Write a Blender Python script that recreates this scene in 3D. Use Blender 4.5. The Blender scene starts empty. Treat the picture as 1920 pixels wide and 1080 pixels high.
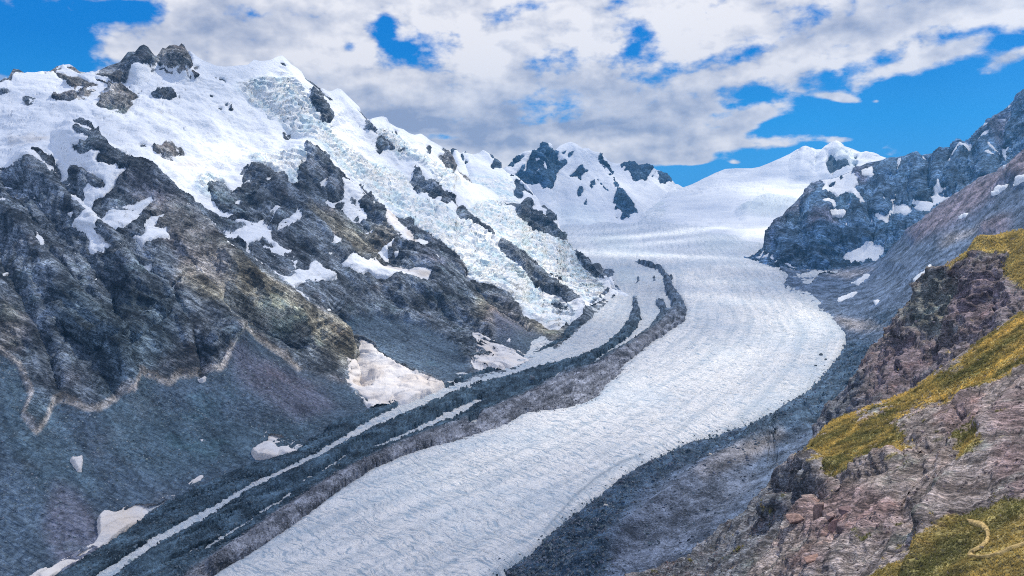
import bpy, math, random
import numpy as np
from mathutils import Vector

random.seed(7)
rng = np.random.default_rng(7)
scene = bpy.context.scene
R = math.radians

# ------------------------------------------------------------------ camera
FPX = 1386.0
PITCH = R(8.6)
CAM = np.array([0.0, 0.0, 800.0])
cam_data = bpy.data.cameras.new("camera")
cam = bpy.data.objects.new("camera", cam_data)
scene.collection.objects.link(cam)
cam.location = CAM
cam.rotation_euler = (math.pi / 2 - PITCH, 0, 0)
cam_data.sensor_width = 36.0
cam_data.lens = 36.0 * FPX / 1920.0
cam_data.clip_start = 1.0
cam_data.clip_end = 80000.0
scene.camera = cam

# ------------------------------------------------------------------ light
SUN_ELEV = 48.0
SUN_AZ = 38.0            # clockwise from +Y (the view direction)
se, sa = R(SUN_ELEV), R(SUN_AZ)
SUN = np.array([math.cos(se) * math.sin(sa), math.cos(se) * math.cos(sa), math.sin(se)])
sd = bpy.data.lights.new("sun", 'SUN')
sd.energy = 5.0
sd.angle = R(0.6)
sd.color = (1.0, 0.90, 0.74)
so = bpy.data.objects.new("sun", sd)
scene.collection.objects.link(so)
so.location = SUN * 5000
so.rotation_euler = Vector(-SUN).to_track_quat('-Z', 'Y').to_euler()

scene.view_settings.view_transform = 'Standard'
scene.view_settings.look = 'None'
scene.view_settings.exposure = 0.08
scene.view_settings.gamma = 1.0
scene.view_settings.use_curve_mapping = False
scene.cycles.max_bounces = 6
scene.cycles.diffuse_bounces = 3
scene.cycles.transparent_max_bounces = 8
scene.cycles.volume_bounces = 0
scene.cycles.use_denoising = False
scene.cycles.filter_width = 1.05


class NT:
    """small helper to write node trees as expressions"""
    def __init__(self, tree):
        self.t = tree

    def n(self, typ, **kw):
        nd = self.t.nodes.new(typ)
        for k, v in kw.items():
            setattr(nd, k, v)
        return nd

    def put(self, sock, v):
        if isinstance(v, bpy.types.NodeSocket):
            self.t.links.new(v, sock)
        elif v is not None:
            sock.default_value = v

    def m(self, op, a, b=None, c=None, clamp=False):
        nd = self.n('ShaderNodeMath', operation=op, use_clamp=clamp)
        for i, v in enumerate((a, b, c)):
            if v is not None:
                self.put(nd.inputs[i], v)
        return nd.outputs[0]

    def mr(self, v, a, b, c=0.0, d=1.0, smooth=True):
        nd = self.n('ShaderNodeMapRange', interpolation_type='SMOOTHSTEP' if smooth else 'LINEAR')
        for i, x in enumerate((v, a, b, c, d)):
            self.put(nd.inputs[i], x)
        return nd.outputs[0]

    def noise(self, vec, scale, detail=4.0, rough=0.55, lac=2.0, dist=0.0, dim='3D'):
        nd = self.n('ShaderNodeTexNoise', noise_dimensions=dim)
        self.put(nd.inputs['Vector'], vec)
        nd.inputs['Scale'].default_value = scale
        nd.inputs['Detail'].default_value = detail
        nd.inputs['Roughness'].default_value = rough
        nd.inputs['Lacunarity'].default_value = lac
        nd.inputs['Distortion'].default_value = dist
        return nd.outputs[0]

    def mix(self, f, a, b, blend='MIX'):
        nd = self.n('ShaderNodeMix', data_type='RGBA', blend_type=blend)
        self.put(nd.inputs[0], f)
        self.put(nd.inputs[6], a)
        self.put(nd.inputs[7], b)
        return nd.outputs[2]

    def vm(self, op, a, b=None):
        nd = self.n('ShaderNodeVectorMath', operation=op)
        self.put(nd.inputs[0], a)
        if b is not None:
            self.put(nd.inputs[1], b)
        return nd.outputs[0]

    def xyz(self, x, y, z):
        nd = self.n('ShaderNodeCombineXYZ')
        for i, v in enumerate((x, y, z)):
            self.put(nd.inputs[i], v)
        return nd.outputs[0]


def pix_dir(px, py):
    px = np.asarray(px, float); py = np.asarray(py, float)
    a = (px - 960.0) / FPX
    b = (540.0 - py) / FPX
    dx = a
    dy = math.cos(PITCH) + b * math.sin(PITCH)
    dz = -math.sin(PITCH) + b * math.cos(PITCH)
    return np.stack([dx, dy, dz], -1)


def pix_azel(px, py):
    d = pix_dir(px, py)
    return math.atan2(d[0], d[1]), math.atan2(d[2], math.hypot(d[0], d[1]))


# ------------------------------------------------------------------ sky (world)
world = bpy.data.worlds.new("World")
scene.world = world
world.use_nodes = True
wt = NT(world.node_tree)
world.node_tree.nodes.clear()
wout = wt.n('ShaderNodeOutputWorld')
bg = wt.n('ShaderNodeBackground')
tc = wt.n('ShaderNodeTexCoord')
sky = wt.n('ShaderNodeTexSky', sky_type='NISHITA')
sky.sun_disc = False
sky.sun_elevation = R(SUN_ELEV)
sky.sun_rotation = R(SUN_AZ)
sky.altitude = 2000
sky.dust_density = 0.2
sky.ozone_density = 2.0
sep = wt.n('ShaderNodeSeparateXYZ')
world.node_tree.links.new(tc.outputs['Generated'], sep.inputs[0])
X, Y, Z = sep.outputs
az = wt.m('ARCTAN2', X, Y)
el = wt.m('ARCSINE', Z)
# the air colour: the Nishita sky, a little deeper as on a clear alpine day
hsv = wt.n('ShaderNodeHueSaturation')
hsv.inputs['Saturation'].default_value = 1.45
hsv.inputs['Value'].default_value = 1.0
world.node_tree.links.new(sky.outputs[0], hsv.inputs['Color'])
nishi = wt.mix(1.0, hsv.outputs[0], (0.020, 0.072, 0.118, 1), 'MULTIPLY')
ramp = wt.n('ShaderNodeValToRGB')
wt.put(ramp.inputs[0], wt.m('MULTIPLY', el, 1.0))
er = ramp.color_ramp.elements
er[0].position = 0.0; er[0].color = (0.05, 0.38, 0.90, 1)
er[1].position = 1.0; er[1].color = (0.001, 0.08, 0.40, 1)
for p_, c_ in ((0.07, (0.010, 0.34, 0.88, 1)), (0.16, (0.0, 0.225, 0.72, 1)), (0.45, (0.0, 0.13, 0.56, 1))):
    e_ = er.new(p_); e_.color = c_
blue = wt.mix(0.95, nishi, ramp.outputs[0])
# cloud layer, seen in perspective from below
zz = wt.m('ADD', wt.m('MAXIMUM', Z, 0.0), 0.22)
cp = wt.xyz(wt.m('DIVIDE', X, zz), wt.m('DIVIDE', Y, zz), 0.0)
cpr = wt.xyz(wt.m('MULTIPLY', wt.m('DIVIDE', X, zz), 1.0), wt.m('MULTIPLY', wt.m('DIVIDE', Y, zz), 1.0), 3.1)
n_big = wt.noise(cpr, 0.55, 2, 0.5, dim='2D')
n_med = wt.noise(cpr, 3.2, 6, 0.60, dim='2D')
azel = wt.xyz(az, wt.m('MULTIPLY', el, 1.6), 0.0)


def puffs(vec):
    """rounded cumulus heads: soft cells broken up by noise"""
    w1 = wt.noise(vec, 9.0, 5, 0.6, dim='2D')
    w2 = wt.noise(wt.vm('ADD', vec, (5.2, 1.3, 2.2)), 9.0, 5, 0.6, dim='2D')
    v = wt.vm('ADD', vec, wt.xyz(wt.m('MULTIPLY', wt.m('SUBTRACT', w1, 0.5), 0.09), wt.m('MULTIPLY', wt.m('SUBTRACT', w2, 0.5), 0.07), 0.0))
    nd = wt.n('ShaderNodeTexVoronoi', feature='F1', voronoi_dimensions='2D')
    wt.put(nd.inputs['Vector'], v)
    nd.inputs['Scale'].default_value = 13.0
    nd.inputs['Detail'].default_value = 2.0
    nd.inputs['Roughness'].default_value = 0.62
    nd.inputs['Lacunarity'].default_value = 2.2
    nd.normalize = True
    return wt.m('SUBTRACT', 1.0, nd.outputs['Distance'])


vor1 = puffs(azel)
n_fine = wt.noise(azel, 11.0, 8, 0.60, dim='2D')
n_puff = wt.m('ADD', wt.m('MULTIPLY', n_fine, 0.55), wt.m('MULTIPLY', wt.m('SUBTRACT', vor1, 0.12), 0.36))


def band(pts):
    """height (radians) of a line given as pixels, linear in azimuth through nodes"""
    crv = wt.n('ShaderNodeFloatCurve')
    c = crv.mapping.curves[0]
    P = [pix_azel(*p) for p in pts]
    A0, A1 = -1.2, 1.2
    pts2 = sorted([((a - A0) / (A1 - A0), (e + 0.2) / 1.2) for a, e in P])
    c.points[0].location = pts2[0]
    c.points[1].location = pts2[-1]
    for q in pts2[1:-1]:
        c.points.new(*q)
    for p in c.points:
        p.handle_type = 'VECTOR'
    crv.mapping.update()
    t = wt.m('DIVIDE', wt.m('SUBTRACT', az, A0), A1 - A0)
    wt.put(crv.inputs['Value'], t)
    return wt.m('SUBTRACT', wt.m('MULTIPLY', crv.outputs[0], 1.2), 0.2)


def blob(px, py, rx, ry, rot=0.0, amp=1.0):
    a0, e0 = pix_azel(px, py)
    c, s = math.cos(R(rot)), math.sin(R(rot))
    da = wt.m('SUBTRACT', az, a0)
    de = wt.m('SUBTRACT', el, e0)
    u = wt.m('DIVIDE', wt.m('ADD', wt.m('MULTIPLY', da, c), wt.m('MULTIPLY', de, s)), rx / FPX)
    v = wt.m('DIVIDE', wt.m('SUBTRACT', wt.m('MULTIPLY', de, c), wt.m('MULTIPLY', da, s)), ry / FPX)
    r2 = wt.m('ADD', wt.m('MULTIPLY', u, u), wt.m('MULTIPLY', v, v))
    g = wt.m('EXPONENT', wt.m('MULTIPLY', r2, -1.0))
    return wt.m('MULTIPLY', g, amp)


edge = band([(-900, 345), (-300, 345), (100, 345), (700, 345), (1000, 335), (1180, 322), (1290, 288), (1350, 250), (1450, 205), (1560, 172), (1660, 142),
             (1760, 125), (1920, 95), (2200, 60), (2800, 20)])
above = wt.m('MULTIPLY', wt.m('SUBTRACT', el, edge), 1.0)
cov = wt.mr(above, -0.065, 0.060, -0.50, 0.34)
cov = wt.m('SUBTRACT', cov, wt.mr(el, 0.30, 0.60, 0.0, 0.30))
blobs = [(60, 60, 130, 62, -12, -0.62), (20, 120, 80, 40, 0, -0.45), (240, 20, 45, 16, 5, -0.42),
         (15, 150, 100, 18, 0, 0.25), (170, 60, 45, 14, -70, 0.0),
         (790, 85, 74, 34, 10, -0.44), (722, 50, 22, 30, 0, -0.42), (655, 88, 18, 12, 0, -0.42),
         (1205, 58, 32, 15, -25, -0.36), (1188, 88, 14, 14, 0, -0.25), (943, 285, 20, 8, 0, -0.30),
         (810, 256, 50, 9, -5, -0.45), (1070, 195, 50, 8, 0, -0.20), (1020, 12, 45, 12, 0, -0.32),
         (1640, 118, 60, 14, 12, -0.28), (1840, 55, 70, 12, 14, -0.30), (1905, 75, 30, 16, 0, -0.30),
         (1390, 190, 60, 22, 15, -0.42),
         # the loose clouds under the sheet
         (1420, 214, 46, 16, 12, 0.62), (1385, 243, 36, 11, 15, 0.62), (1447, 268, 62, 16, 0, 0.92), (1320, 272, 70, 18, 3, 0.80),
         (1310, 302, 38, 9, 0, 0.68), (1378, 305, 14, 6, 0, 0.72), (1570, 262, 36, 8, 0, 0.74), (1580, 185, 40, 7, -14, 0.60),
         (1225, 296, 70, 14, 0, 0.55), (1100, 270, 180, 26, 0, 0.28), (1760, 100, 90, 20, 18, 0.40), (1900, 105, 40, 14, 22, 0.42),
         (1644, 190, 8, 4, 0, 0.5), (1290, 343, 30, 5, 0, 0.3)]
for b in blobs:
    cov = wt.m('ADD', cov, blob(*b))
dens0 = wt.m('ADD', wt.m('MULTIPLY', wt.m('SUBTRACT', n_med, 0.5), 0.7), wt.m('MULTIPLY', wt.m('SUBTRACT', n_puff, 0.5), 1.9))
dens = wt.m('ADD', dens0, wt.m('MULTIPLY', wt.m('SUBTRACT', n_big, 0.5), 0.5))
dens = wt.m('ADD', wt.m('ADD', dens, 0.10), cov)
alpha = wt.mr(dens, -0.07, 0.27)
# light and dark inside the cloud: thin rims bright, thick middles grey
azel2 = wt.vm('ADD', azel, (-0.010, -0.020, 0.0))
vor2 = puffs(azel2)
n_soft = wt.noise(azel, 11.0, 4, 0.55, dim='2D')
n_soft2 = wt.noise(azel2, 11.0, 4, 0.55, dim='2D')
relief = wt.m('ADD', wt.m('MULTIPLY', wt.m('SUBTRACT', n_soft, n_soft2), 3.0), wt.m('MULTIPLY', wt.m('SUBTRACT', vor1, vor2), 1.5))
n_grey = wt.noise(wt.vm('ADD', azel, (3.7, 1.2, 0.0)), 5.0, 4, 0.55, dim='2D')

thick = wt.mr(dens, 0.05, 0.50)
greyf = wt.m('MULTIPLY', wt.mr(n_grey, 0.36, 0.60), thick)
tone = wt.m('MULTIPLY', wt.m('SUBTRACT', n_grey, 0.5), -1.1)
for q in [(640, 200, 110, 60, -10, -.34), (1140, 185, 170, 42, -8, -.36), (860, 225, 170, 34, 0, -.26), (1380, 85, 190, 34, 14, -.24), (440, 45, 110, 34, 0, -.30), (1590, 60, 130, 24, 14, -.2), (1000, 268, 200, 14, 0, -.16),
          (690, 20, 70, 22, 0, -.16), (300, 70, 80, 30, 0, -.12), (1200, 240, 110, 16, -10, -.2),
          (180, 35, 90, 30, -10, .18), (560, 130, 80, 40, 0, .16), (700, 115, 60, 50, 0, .18), (930, 60, 160, 50, 0, .18), (980, 130, 150, 26, 0, .12), (1240, 110, 110, 30, 0, .12), (1480, 130, 120, 26, 15, .2),
          (1300, 30, 120, 26, 0, .14), (1760, 70, 140, 30, 15, .22), (760, 180, 70, 28, 0, .14), (1180, 270, 160, 16, 0, .12), (1420, 270, 200, 30, 0, .2)]:
    tone = wt.m('ADD', tone, blob(*q))
lum = wt.m('ADD', wt.m('ADD', 0.755, wt.m('MULTIPLY', wt.m('MULTIPLY', tone, 1.35), wt.m('ADD', wt.m('MULTIPLY', thick, 0.75), 0.25))), wt.m('MULTIPLY', relief, 0.48))
lum = wt.m('MINIMUM', wt.m('MAXIMUM', lum, 0.15), 1.05)
ccol = wt.mix(wt.mr(lum, 0.20, 1.0, 0.0, 1.0, smooth=False), (0.36, 0.42, 0.58, 1), (0.98, 0.965, 0.99, 1))
skycol = wt.mix(wt.m('MULTIPLY', alpha, 0.97), blue, ccol)
# below the horizon: dull blue land haze
skycol = wt.mix(wt.mr(el, -0.12, -0.02), (0.10, 0.15, 0.21, 1), skycol)
world.node_tree.links.new(skycol, bg.inputs['Color'])
bg.inputs['Strength'].default_value = 1.0
world.node_tree.links.new(bg.outputs[0], wout.inputs['Surface'])

# ------------------------------------------------------------------ numeric helpers
perm = rng.permutation(256)
perm = np.concatenate([perm, perm, perm]).astype(np.int32)
g3 = rng.normal(size=(256, 3)); g3 /= np.linalg.norm(g3, axis=1)[:, None]
g3 = g3.astype(np.float32)


def perlin(P):
    P = P.astype(np.float32)
    f = np.floor(P)
    i = f.astype(np.int64) & 255
    r = P - f
    u = r * r * r * (r * (r * 6 - 15) + 10)
    x, y, z = r[..., 0], r[..., 1], r[..., 2]
    X0, Y0, Z0 = i[..., 0], i[..., 1], i[..., 2]
    out = 0
    for dx in (0, 1):
        wx = u[..., 0] if dx else 1 - u[..., 0]
        hx = perm[(X0 + dx) & 255]
        for dy in (0, 1):
            wy = u[..., 1] if dy else 1 - u[..., 1]
            hy = perm[(hx + Y0 + dy) & 255]
            for dz in (0, 1):
                wz = u[..., 2] if dz else 1 - u[..., 2]
                g = g3[perm[(hy + Z0 + dz) & 255]]
                out = out + wx * wy * wz * (g[..., 0] * (x - dx) + g[..., 1] * (y - dy) + g[..., 2] * (z - dz))
    return out * 1.5


def fbm(P, wl, octv=4, gain=0.5, ridged=False, seed=0.0):
    amp, tot, out = 1.0, 0.0, 0.0
    Q = P / wl + np.array([seed * 17.3, seed * 7.7, seed * 3.1])
    for k in range(octv):
        n = perlin(Q)
        if ridged:
            n = 1 - 2 * np.abs(n) * 1.3
        out = out + n * amp
        tot += amp
        amp *= gain
        Q = Q * 2.03 + 11.7
    return out / tot


def smooth(a, lo, hi):
    t = np.clip((a - lo) / (hi - lo), 0, 1)
    return t * t * (3 - 2 * t)


# raster of hand drawn outlines, used only to look up where on the built ground a patch lies
RX0, RY0, RW, RH = -160, -40, 2280, 1300


def fill(poly, img, val=1.0):
    p = np.array(poly, float) - [RX0, RY0]
    n = len(p)
    x1, y1 = p[:, 0], p[:, 1]
    x2, y2 = np.roll(x1, -1), np.roll(y1, -1)
    ya, yb = max(0, int(y1.min())), min(RH - 1, int(y1.max()) + 1)
    for yy in range(ya, yb + 1):
        c = yy + 0.01
        k = ((y1 <= c) & (y2 > c)) | ((y2 <= c) & (y1 > c))
        if not k.any():
            continue
        xs = np.sort(x1[k] + (c - y1[k]) / (y2[k] - y1[k]) * (x2[k] - x1[k]))
        for a, b in zip(xs[0::2], xs[1::2]):
            a = max(0, int(round(a))); b = min(RW, int(round(b)))
            if b > a:
                img[yy, a:b] = val


def box(img, r):
    if r < 1:
        return img
    for ax in (0, 1):
        c = np.cumsum(np.pad(img, [(r + 1, r) if a == ax else (0, 0) for a in (0, 1)], mode='edge'), axis=ax, dtype=np.float64)
        if ax == 0:
            img = (c[2 * r + 1:] - c[:-2 * r - 1]) / (2 * r + 1)
        else:
            img = (c[:, 2 * r + 1:] - c[:, :-2 * r - 1]) / (2 * r + 1)
    return img.astype(np.float32)


def mask(add, sub=(), add2=(), sub2=(), blur=1, passes=2):
    img = np.zeros((RH, RW), np.float32)
    for p in add: fill(p, img, 1)
    for p in sub: fill(p, img, 0)
    for p in add2: fill(p, img, 1)
    for p in sub2: fill(p, img, 0)
    for _ in range(passes):
        img = box(img, blur)
    return img


def tents(lines):
    """ridges (+) and gullies (-) drawn as lines: (points, height, half width)"""
    img = np.zeros((RH, RW), np.float32)
    for pts, amp, w in lines:
        p = np.array(pts, float) - [RX0, RY0]
        x0, y0 = np.maximum(p.min(0) - w * 1.3, 0).astype(int)
        x1, y1 = np.minimum(p.max(0) + w * 1.3, [RW - 1, RH - 1]).astype(int)
        if x1 <= x0 or y1 <= y0:
            continue
        gy, gx = np.mgrid[y0:y1, x0:x1]
        best = np.full(gx.shape, 1e9)
        for a, b in zip(p[:-1], p[1:]):
            d = b - a
            t = np.clip(((gx - a[0]) * d[0] + (gy - a[1]) * d[1]) / (d @ d), 0, 1)
            best = np.minimum(best, np.hypot(gx - a[0] - t * d[0], gy - a[1] - t * d[1]))
        img[y0:y1, x0:x1] += amp * np.clip(1 - best / w, 0, 1) ** 1.2
    return box(img, 1)


def look(img, px, py):
    x = np.clip(px - RX0, 0, RW - 1.01); y = np.clip(py - RY0, 0, RH - 1.01)
    i = x.astype(int); j = y.astype(int); fx = x - i; fy = y - j
    return (img[j, i] * (1 - fx) * (1 - fy) + img[j, i + 1] * fx * (1 - fy) + img[j + 1, i] * (1 - fx) * fy + img[j + 1, i + 1] * fx * fy)


def tps(ctrl, vals):
    c = np.array(ctrl, float) / 500.0
    n = len(c)
    d2 = ((c[:, None] - c[None]) ** 2).sum(-1)
    K = 0.5 * d2 * np.log(d2 + 1e-12) + np.eye(n) * 0.01
    Pm = np.c_[np.ones(n), c]
    A = np.block([[K, Pm], [Pm.T, np.zeros((3, 3))]])
    w = np.linalg.solve(A, np.r_[vals, 0, 0, 0])

    def f(px, py):
        x, y = px / 500.0, py / 500.0
        out = w[n] + w[n + 1] * x + w[n + 2] * y
        for k in range(n):
            r2 = (x - c[k, 0]) ** 2 + (y - c[k, 1]) ** 2
            out = out + w[k] * 0.5 * r2 * np.log(r2 + 1e-12)
        return out
    return f


# ------------------------------------------------------------------ valley profile
PROF_Y = np.array([-3000, 0, 2000, 4000, 6000, 8000, 9500, 11000, 12500, 14500])
PROF_Z = np.array([0, 0, 0, 62, 120, 190, 330, 500, 660, 700.0])
_yy = np.linspace(-3000, 14500, 1751)
_zz = np.interp(_yy, PROF_Y, PROF_Z)
_k = np.ones(81) / 81
_zz = np.convolve(np.pad(_zz, 40, mode='edge'), _k, 'valid')


def zprof(y):
    return np.interp(y, _yy, _zz)


def yground(px, py):
    """distance at which the view ray through a photo point meets the glacier"""
    d = pix_dir(px, py)
    t = d[..., 2] / d[..., 1]
    ys = np.linspace(400, 14000, 2721)
    h = 800 + t[..., None] * ys - zprof(ys)
    k = np.argmax(h <= 0, axis=-1)
    k = np.where((h <= 0).any(-1), k, len(ys) - 1)
    return ys[k]


def place(px, py, Yd):
    d = pix_dir(px, py)
    return CAM + d * (Yd / d[..., 1])[..., None]


# ------------------------------------------------------------------ mesh helpers
def link(o, parent=None):
    scene.collection.objects.link(o)
    if parent is not None:
        o.parent = parent
    return o


def mesh_np(name, V, F, mat, col=None, smooth_sh=True, uv=None):
    me = bpy.data.meshes.new(name)
    me.vertices.add(len(V)); me.vertices.foreach_set('co', np.ascontiguousarray(V, np.float32).ravel())
    k = F.shape[1]
    me.loops.add(F.size); me.loops.foreach_set('vertex_index', np.ascontiguousarray(F, np.int32).ravel())
    me.polygons.add(len(F))
    me.polygons.foreach_set('loop_start', np.arange(len(F), dtype=np.int32) * k)
    me.polygons.foreach_set('loop_total', np.full(len(F), k, np.int32))
    me.polygons.foreach_set('use_smooth', np.full(len(F), smooth_sh, bool))
    me.update(calc_edges=True)
    if col is not None:
        at = me.attributes.new('Col', 'FLOAT_COLOR', 'POINT')
        c4 = np.ones((len(V), 4), np.float32)
        if np.shape(col)[-1] == 4:
            c4[:] = col
        else:
            c4[:, :3] = col
        at.data.foreach_set('color', c4.ravel())
    if uv is not None:
        at = me.attributes.new('flow', 'FLOAT_VECTOR', 'POINT')
        u3 = np.zeros((len(V), 3), np.float32); u3[:, :2] = uv
        at.data.foreach_set('vector', u3.ravel())
    me.materials.append(mat)
    return me


def grid_faces(nr, nc, keep=None):
    idx = np.arange(nr * nc).reshape(nr, nc)
    F = np.stack([idx[:-1, :-1], idx[:-1, 1:], idx[1:, 1:], idx[1:, :-1]], -1)
    if keep is not None:
        F = F[keep]
    return F.reshape(-1, 4)


def compact(V, F, *arrs):
    used = np.unique(F)
    mp = np.zeros(len(V), np.int64); mp[used] = np.arange(len(used))
    return [V[used], mp[F]] + [a[used] if a is not None else None for a in arrs]


def obj(name, me, parent=None, **props):
    o = bpy.data.objects.new(name, me)
    link(o, parent)
    for k, v in props.items():
        o[k] = v
    return o


def normals(P):
    du = np.gradient(P, axis=1); dv = np.gradient(P, axis=0)
    n = np.cross(du, dv)
    n /= np.linalg.norm(n, axis=-1, keepdims=True) + 1e-9
    if (n[..., 2].mean()) < 0:
        n = -n
    return n


def components(m):
    """labels of 4-connected regions, by runs"""
    nr, nc = m.shape
    lab = np.zeros(m.shape, np.int32); par = [0]

    def find(a):
        while par[a] != a:
            par[a] = par[par[a]]; a = par[a]
        return a
    prev = []
    for r in range(nr):
        row = np.flatnonzero(np.diff(np.r_[0, m[r].astype(np.int8), 0]))
        runs = []
        for a, b in zip(row[0::2], row[1::2]):
            l = 0
            for (c, d, pl) in prev:
                if c < b and d > a:
                    if l == 0: l = find(pl)
                    else:
                        q = find(pl)
                        if q != l: par[q] = l
            if l == 0:
                l = len(par); par.append(l)
            runs.append((a, b, l)); lab[r, a:b] = l
        prev = runs
    mp = np.array([find(i) for i in range(len(par))])
    return mp[lab]


def interp_pts(pts, x):
    p = np.array(sorted(pts), float)
    return np.interp(x, p[:, 0], p[:, 1])

#@@MATERIALS
# ------------------------------------------------------------------ materials
def mat_base(name, rough=0.9, spec=0.2):
    m = bpy.data.materials.new(name)
    m.use_nodes = True
    t = NT(m.node_tree)
    b = m.node_tree.nodes['Principled BSDF']
    b.inputs['Roughness'].default_value = rough
    b.inputs['Specular IOR Level'].default_value = spec
    g = t.n('ShaderNodeNewGeometry')
    return m, t, b, g.outputs['Position']


def attr_col(t):
    a = t.n('ShaderNodeAttribute', attribute_name='Col')
    return a.outputs['Color']


def bump(t, b, h, dist, strength=1.0):
    bn = t.n('ShaderNodeBump')
    bn.inputs['Strength'].default_value = strength
    bn.inputs['Distance'].default_value = dist
    t.put(bn.inputs['Height'], h)
    t.put(b.inputs['Normal'], bn.outputs[0])


def rock_material(name, s, lo=0.45, hi=1.75, bd=6.0, strata=True, tintamp=0.22):
    m, t, b, pos = mat_base(name, 0.95, 0.15)
    n1 = t.noise(pos, 0.0085 * s, 8, 0.60, dist=0.3)
    n2 = t.noise(pos, 0.05 * s, 5, 0.6)
    rot = t.n('ShaderNodeVectorRotate', rotation_type='EULER_XYZ')
    t.put(rot.inputs['Vector'], pos)
    rot.inputs['Rotation'].default_value = (R(35), R(-25), R(20))
    st = t.vm('MULTIPLY', rot.outputs[0], (0.16, 0.16, 3.0))
    n3 = t.noise(st, 0.022 * s, 6, 0.65, dist=0.4)
    mixn = t.m('ADD', t.m('MULTIPLY', n1, 0.50), t.m('ADD', t.m('MULTIPLY', n2, 0.18), t.m('MULTIPLY', n3, 0.32)))
    f = t.mr(mixn, 0.39, 0.63, lo, hi)
    c = t.mix(1.0, attr_col(t), t.xyz(f, f, f), 'MULTIPLY')
    ck = t.noise(t.vm('MULTIPLY', rot.outputs[0], (0.5, 0.5, 1.5)), 0.045 * s, 5, 0.7, dist=0.6)
    crack = t.mr(t.m('ABSOLUTE', t.m('SUBTRACT', ck, 0.5)), 0.0, 0.035, 0.62, 0.0)
    a0 = t.n('ShaderNodeAttribute', attribute_name='Col')
    scr = a0.outputs['Alpha']
    crack = t.m('MULTIPLY', crack, scr)
    c = t.mix(crack, c, (0.03, 0.05, 0.08, 1))
    sp = t.noise(pos, 0.11 * s, 3, 0.8)
    sf = t.mr(t.m('ADD', t.m('MULTIPLY', sp, 0.6), t.m('MULTIPLY', n1, 0.4)), 0.38, 0.64, 0.62, 1.45)
    cs = t.mix(1.0, attr_col(t), t.xyz(sf, sf, sf), 'MULTIPLY')
    c = t.mix(scr, cs, c)
    hue = t.noise(pos, 0.005 * s, 5, 0.7)
    warm = t.mix(1.0, c, (1.35, 1.0, 0.85, 1), 'MULTIPLY')
    c = t.mix(t.m('MULTIPLY', t.mr(hue, 0.52, 0.72), tintamp * 2), c, warm)
    cool = t.mix(1.0, c, (0.80, 1.12, 1.02, 1), 'MULTIPLY')
    c = t.mix(t.m('MULTIPLY', t.mr(hue, 0.46, 0.28), tintamp * 2), c, cool)
    t.put(b.inputs['Base Color'], c)
    bump(t, b, t.m('ADD', t.m('SUBTRACT', n3, t.m('MULTIPLY', crack, 0.35)), t.m('ADD', n2, n1)), bd)
    return m


MAT_ROCK = rock_material("weathered_rock", 1.0, 0.35, 2.1, bd=24.0)
MAT_FARROCK = rock_material("far_rock", 0.5, 0.35, 1.9, 34.0)
MAT_NEAR = rock_material("near_rock", 9.0, 0.42, 1.95, 2.4, tintamp=0.3)


def scree_material(name, s, bd):
    m, t, b, pos = mat_base(name, 0.95, 0.12)
    n1 = t.noise(pos, 0.010 * s, 6, 0.6)
    n2 = t.noise(pos, 0.16 * s, 5, 0.8)
    v = t.n('ShaderNodeTexVoronoi', feature='F1')
    t.put(v.inputs['Vector'], pos); v.inputs['Scale'].default_value = 0.10 * s
    spk = t.mr(v.outputs['Distance'], 0.10, 0.28, 1.0, 0.0)
    n4 = t.noise(pos, 0.05 * s, 2, 0.5)
    spk = t.m('MULTIPLY', spk, t.mr(n4, 0.52, 0.6))
    f = t.mr(t.m('ADD', t.m('MULTIPLY', n1, 0.5), t.m('MULTIPLY', n2, 0.5)), 0.40, 0.60, 0.35, 1.9)
    c = t.mix(1.0, attr_col(t), t.xyz(f, f, f), 'MULTIPLY')
    c = t.mix(t.m('MULTIPLY', spk, 0.6), c, (0.34, 0.36, 0.36, 1))
    t.put(b.inputs['Base Color'], c)
    bump(t, b, t.m('ADD', n2, t.m('MULTIPLY', n1, 1.2)), bd)
    return m


MAT_DEBRIS = scree_material("moraine_debris", 1.4, 7.0)


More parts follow.
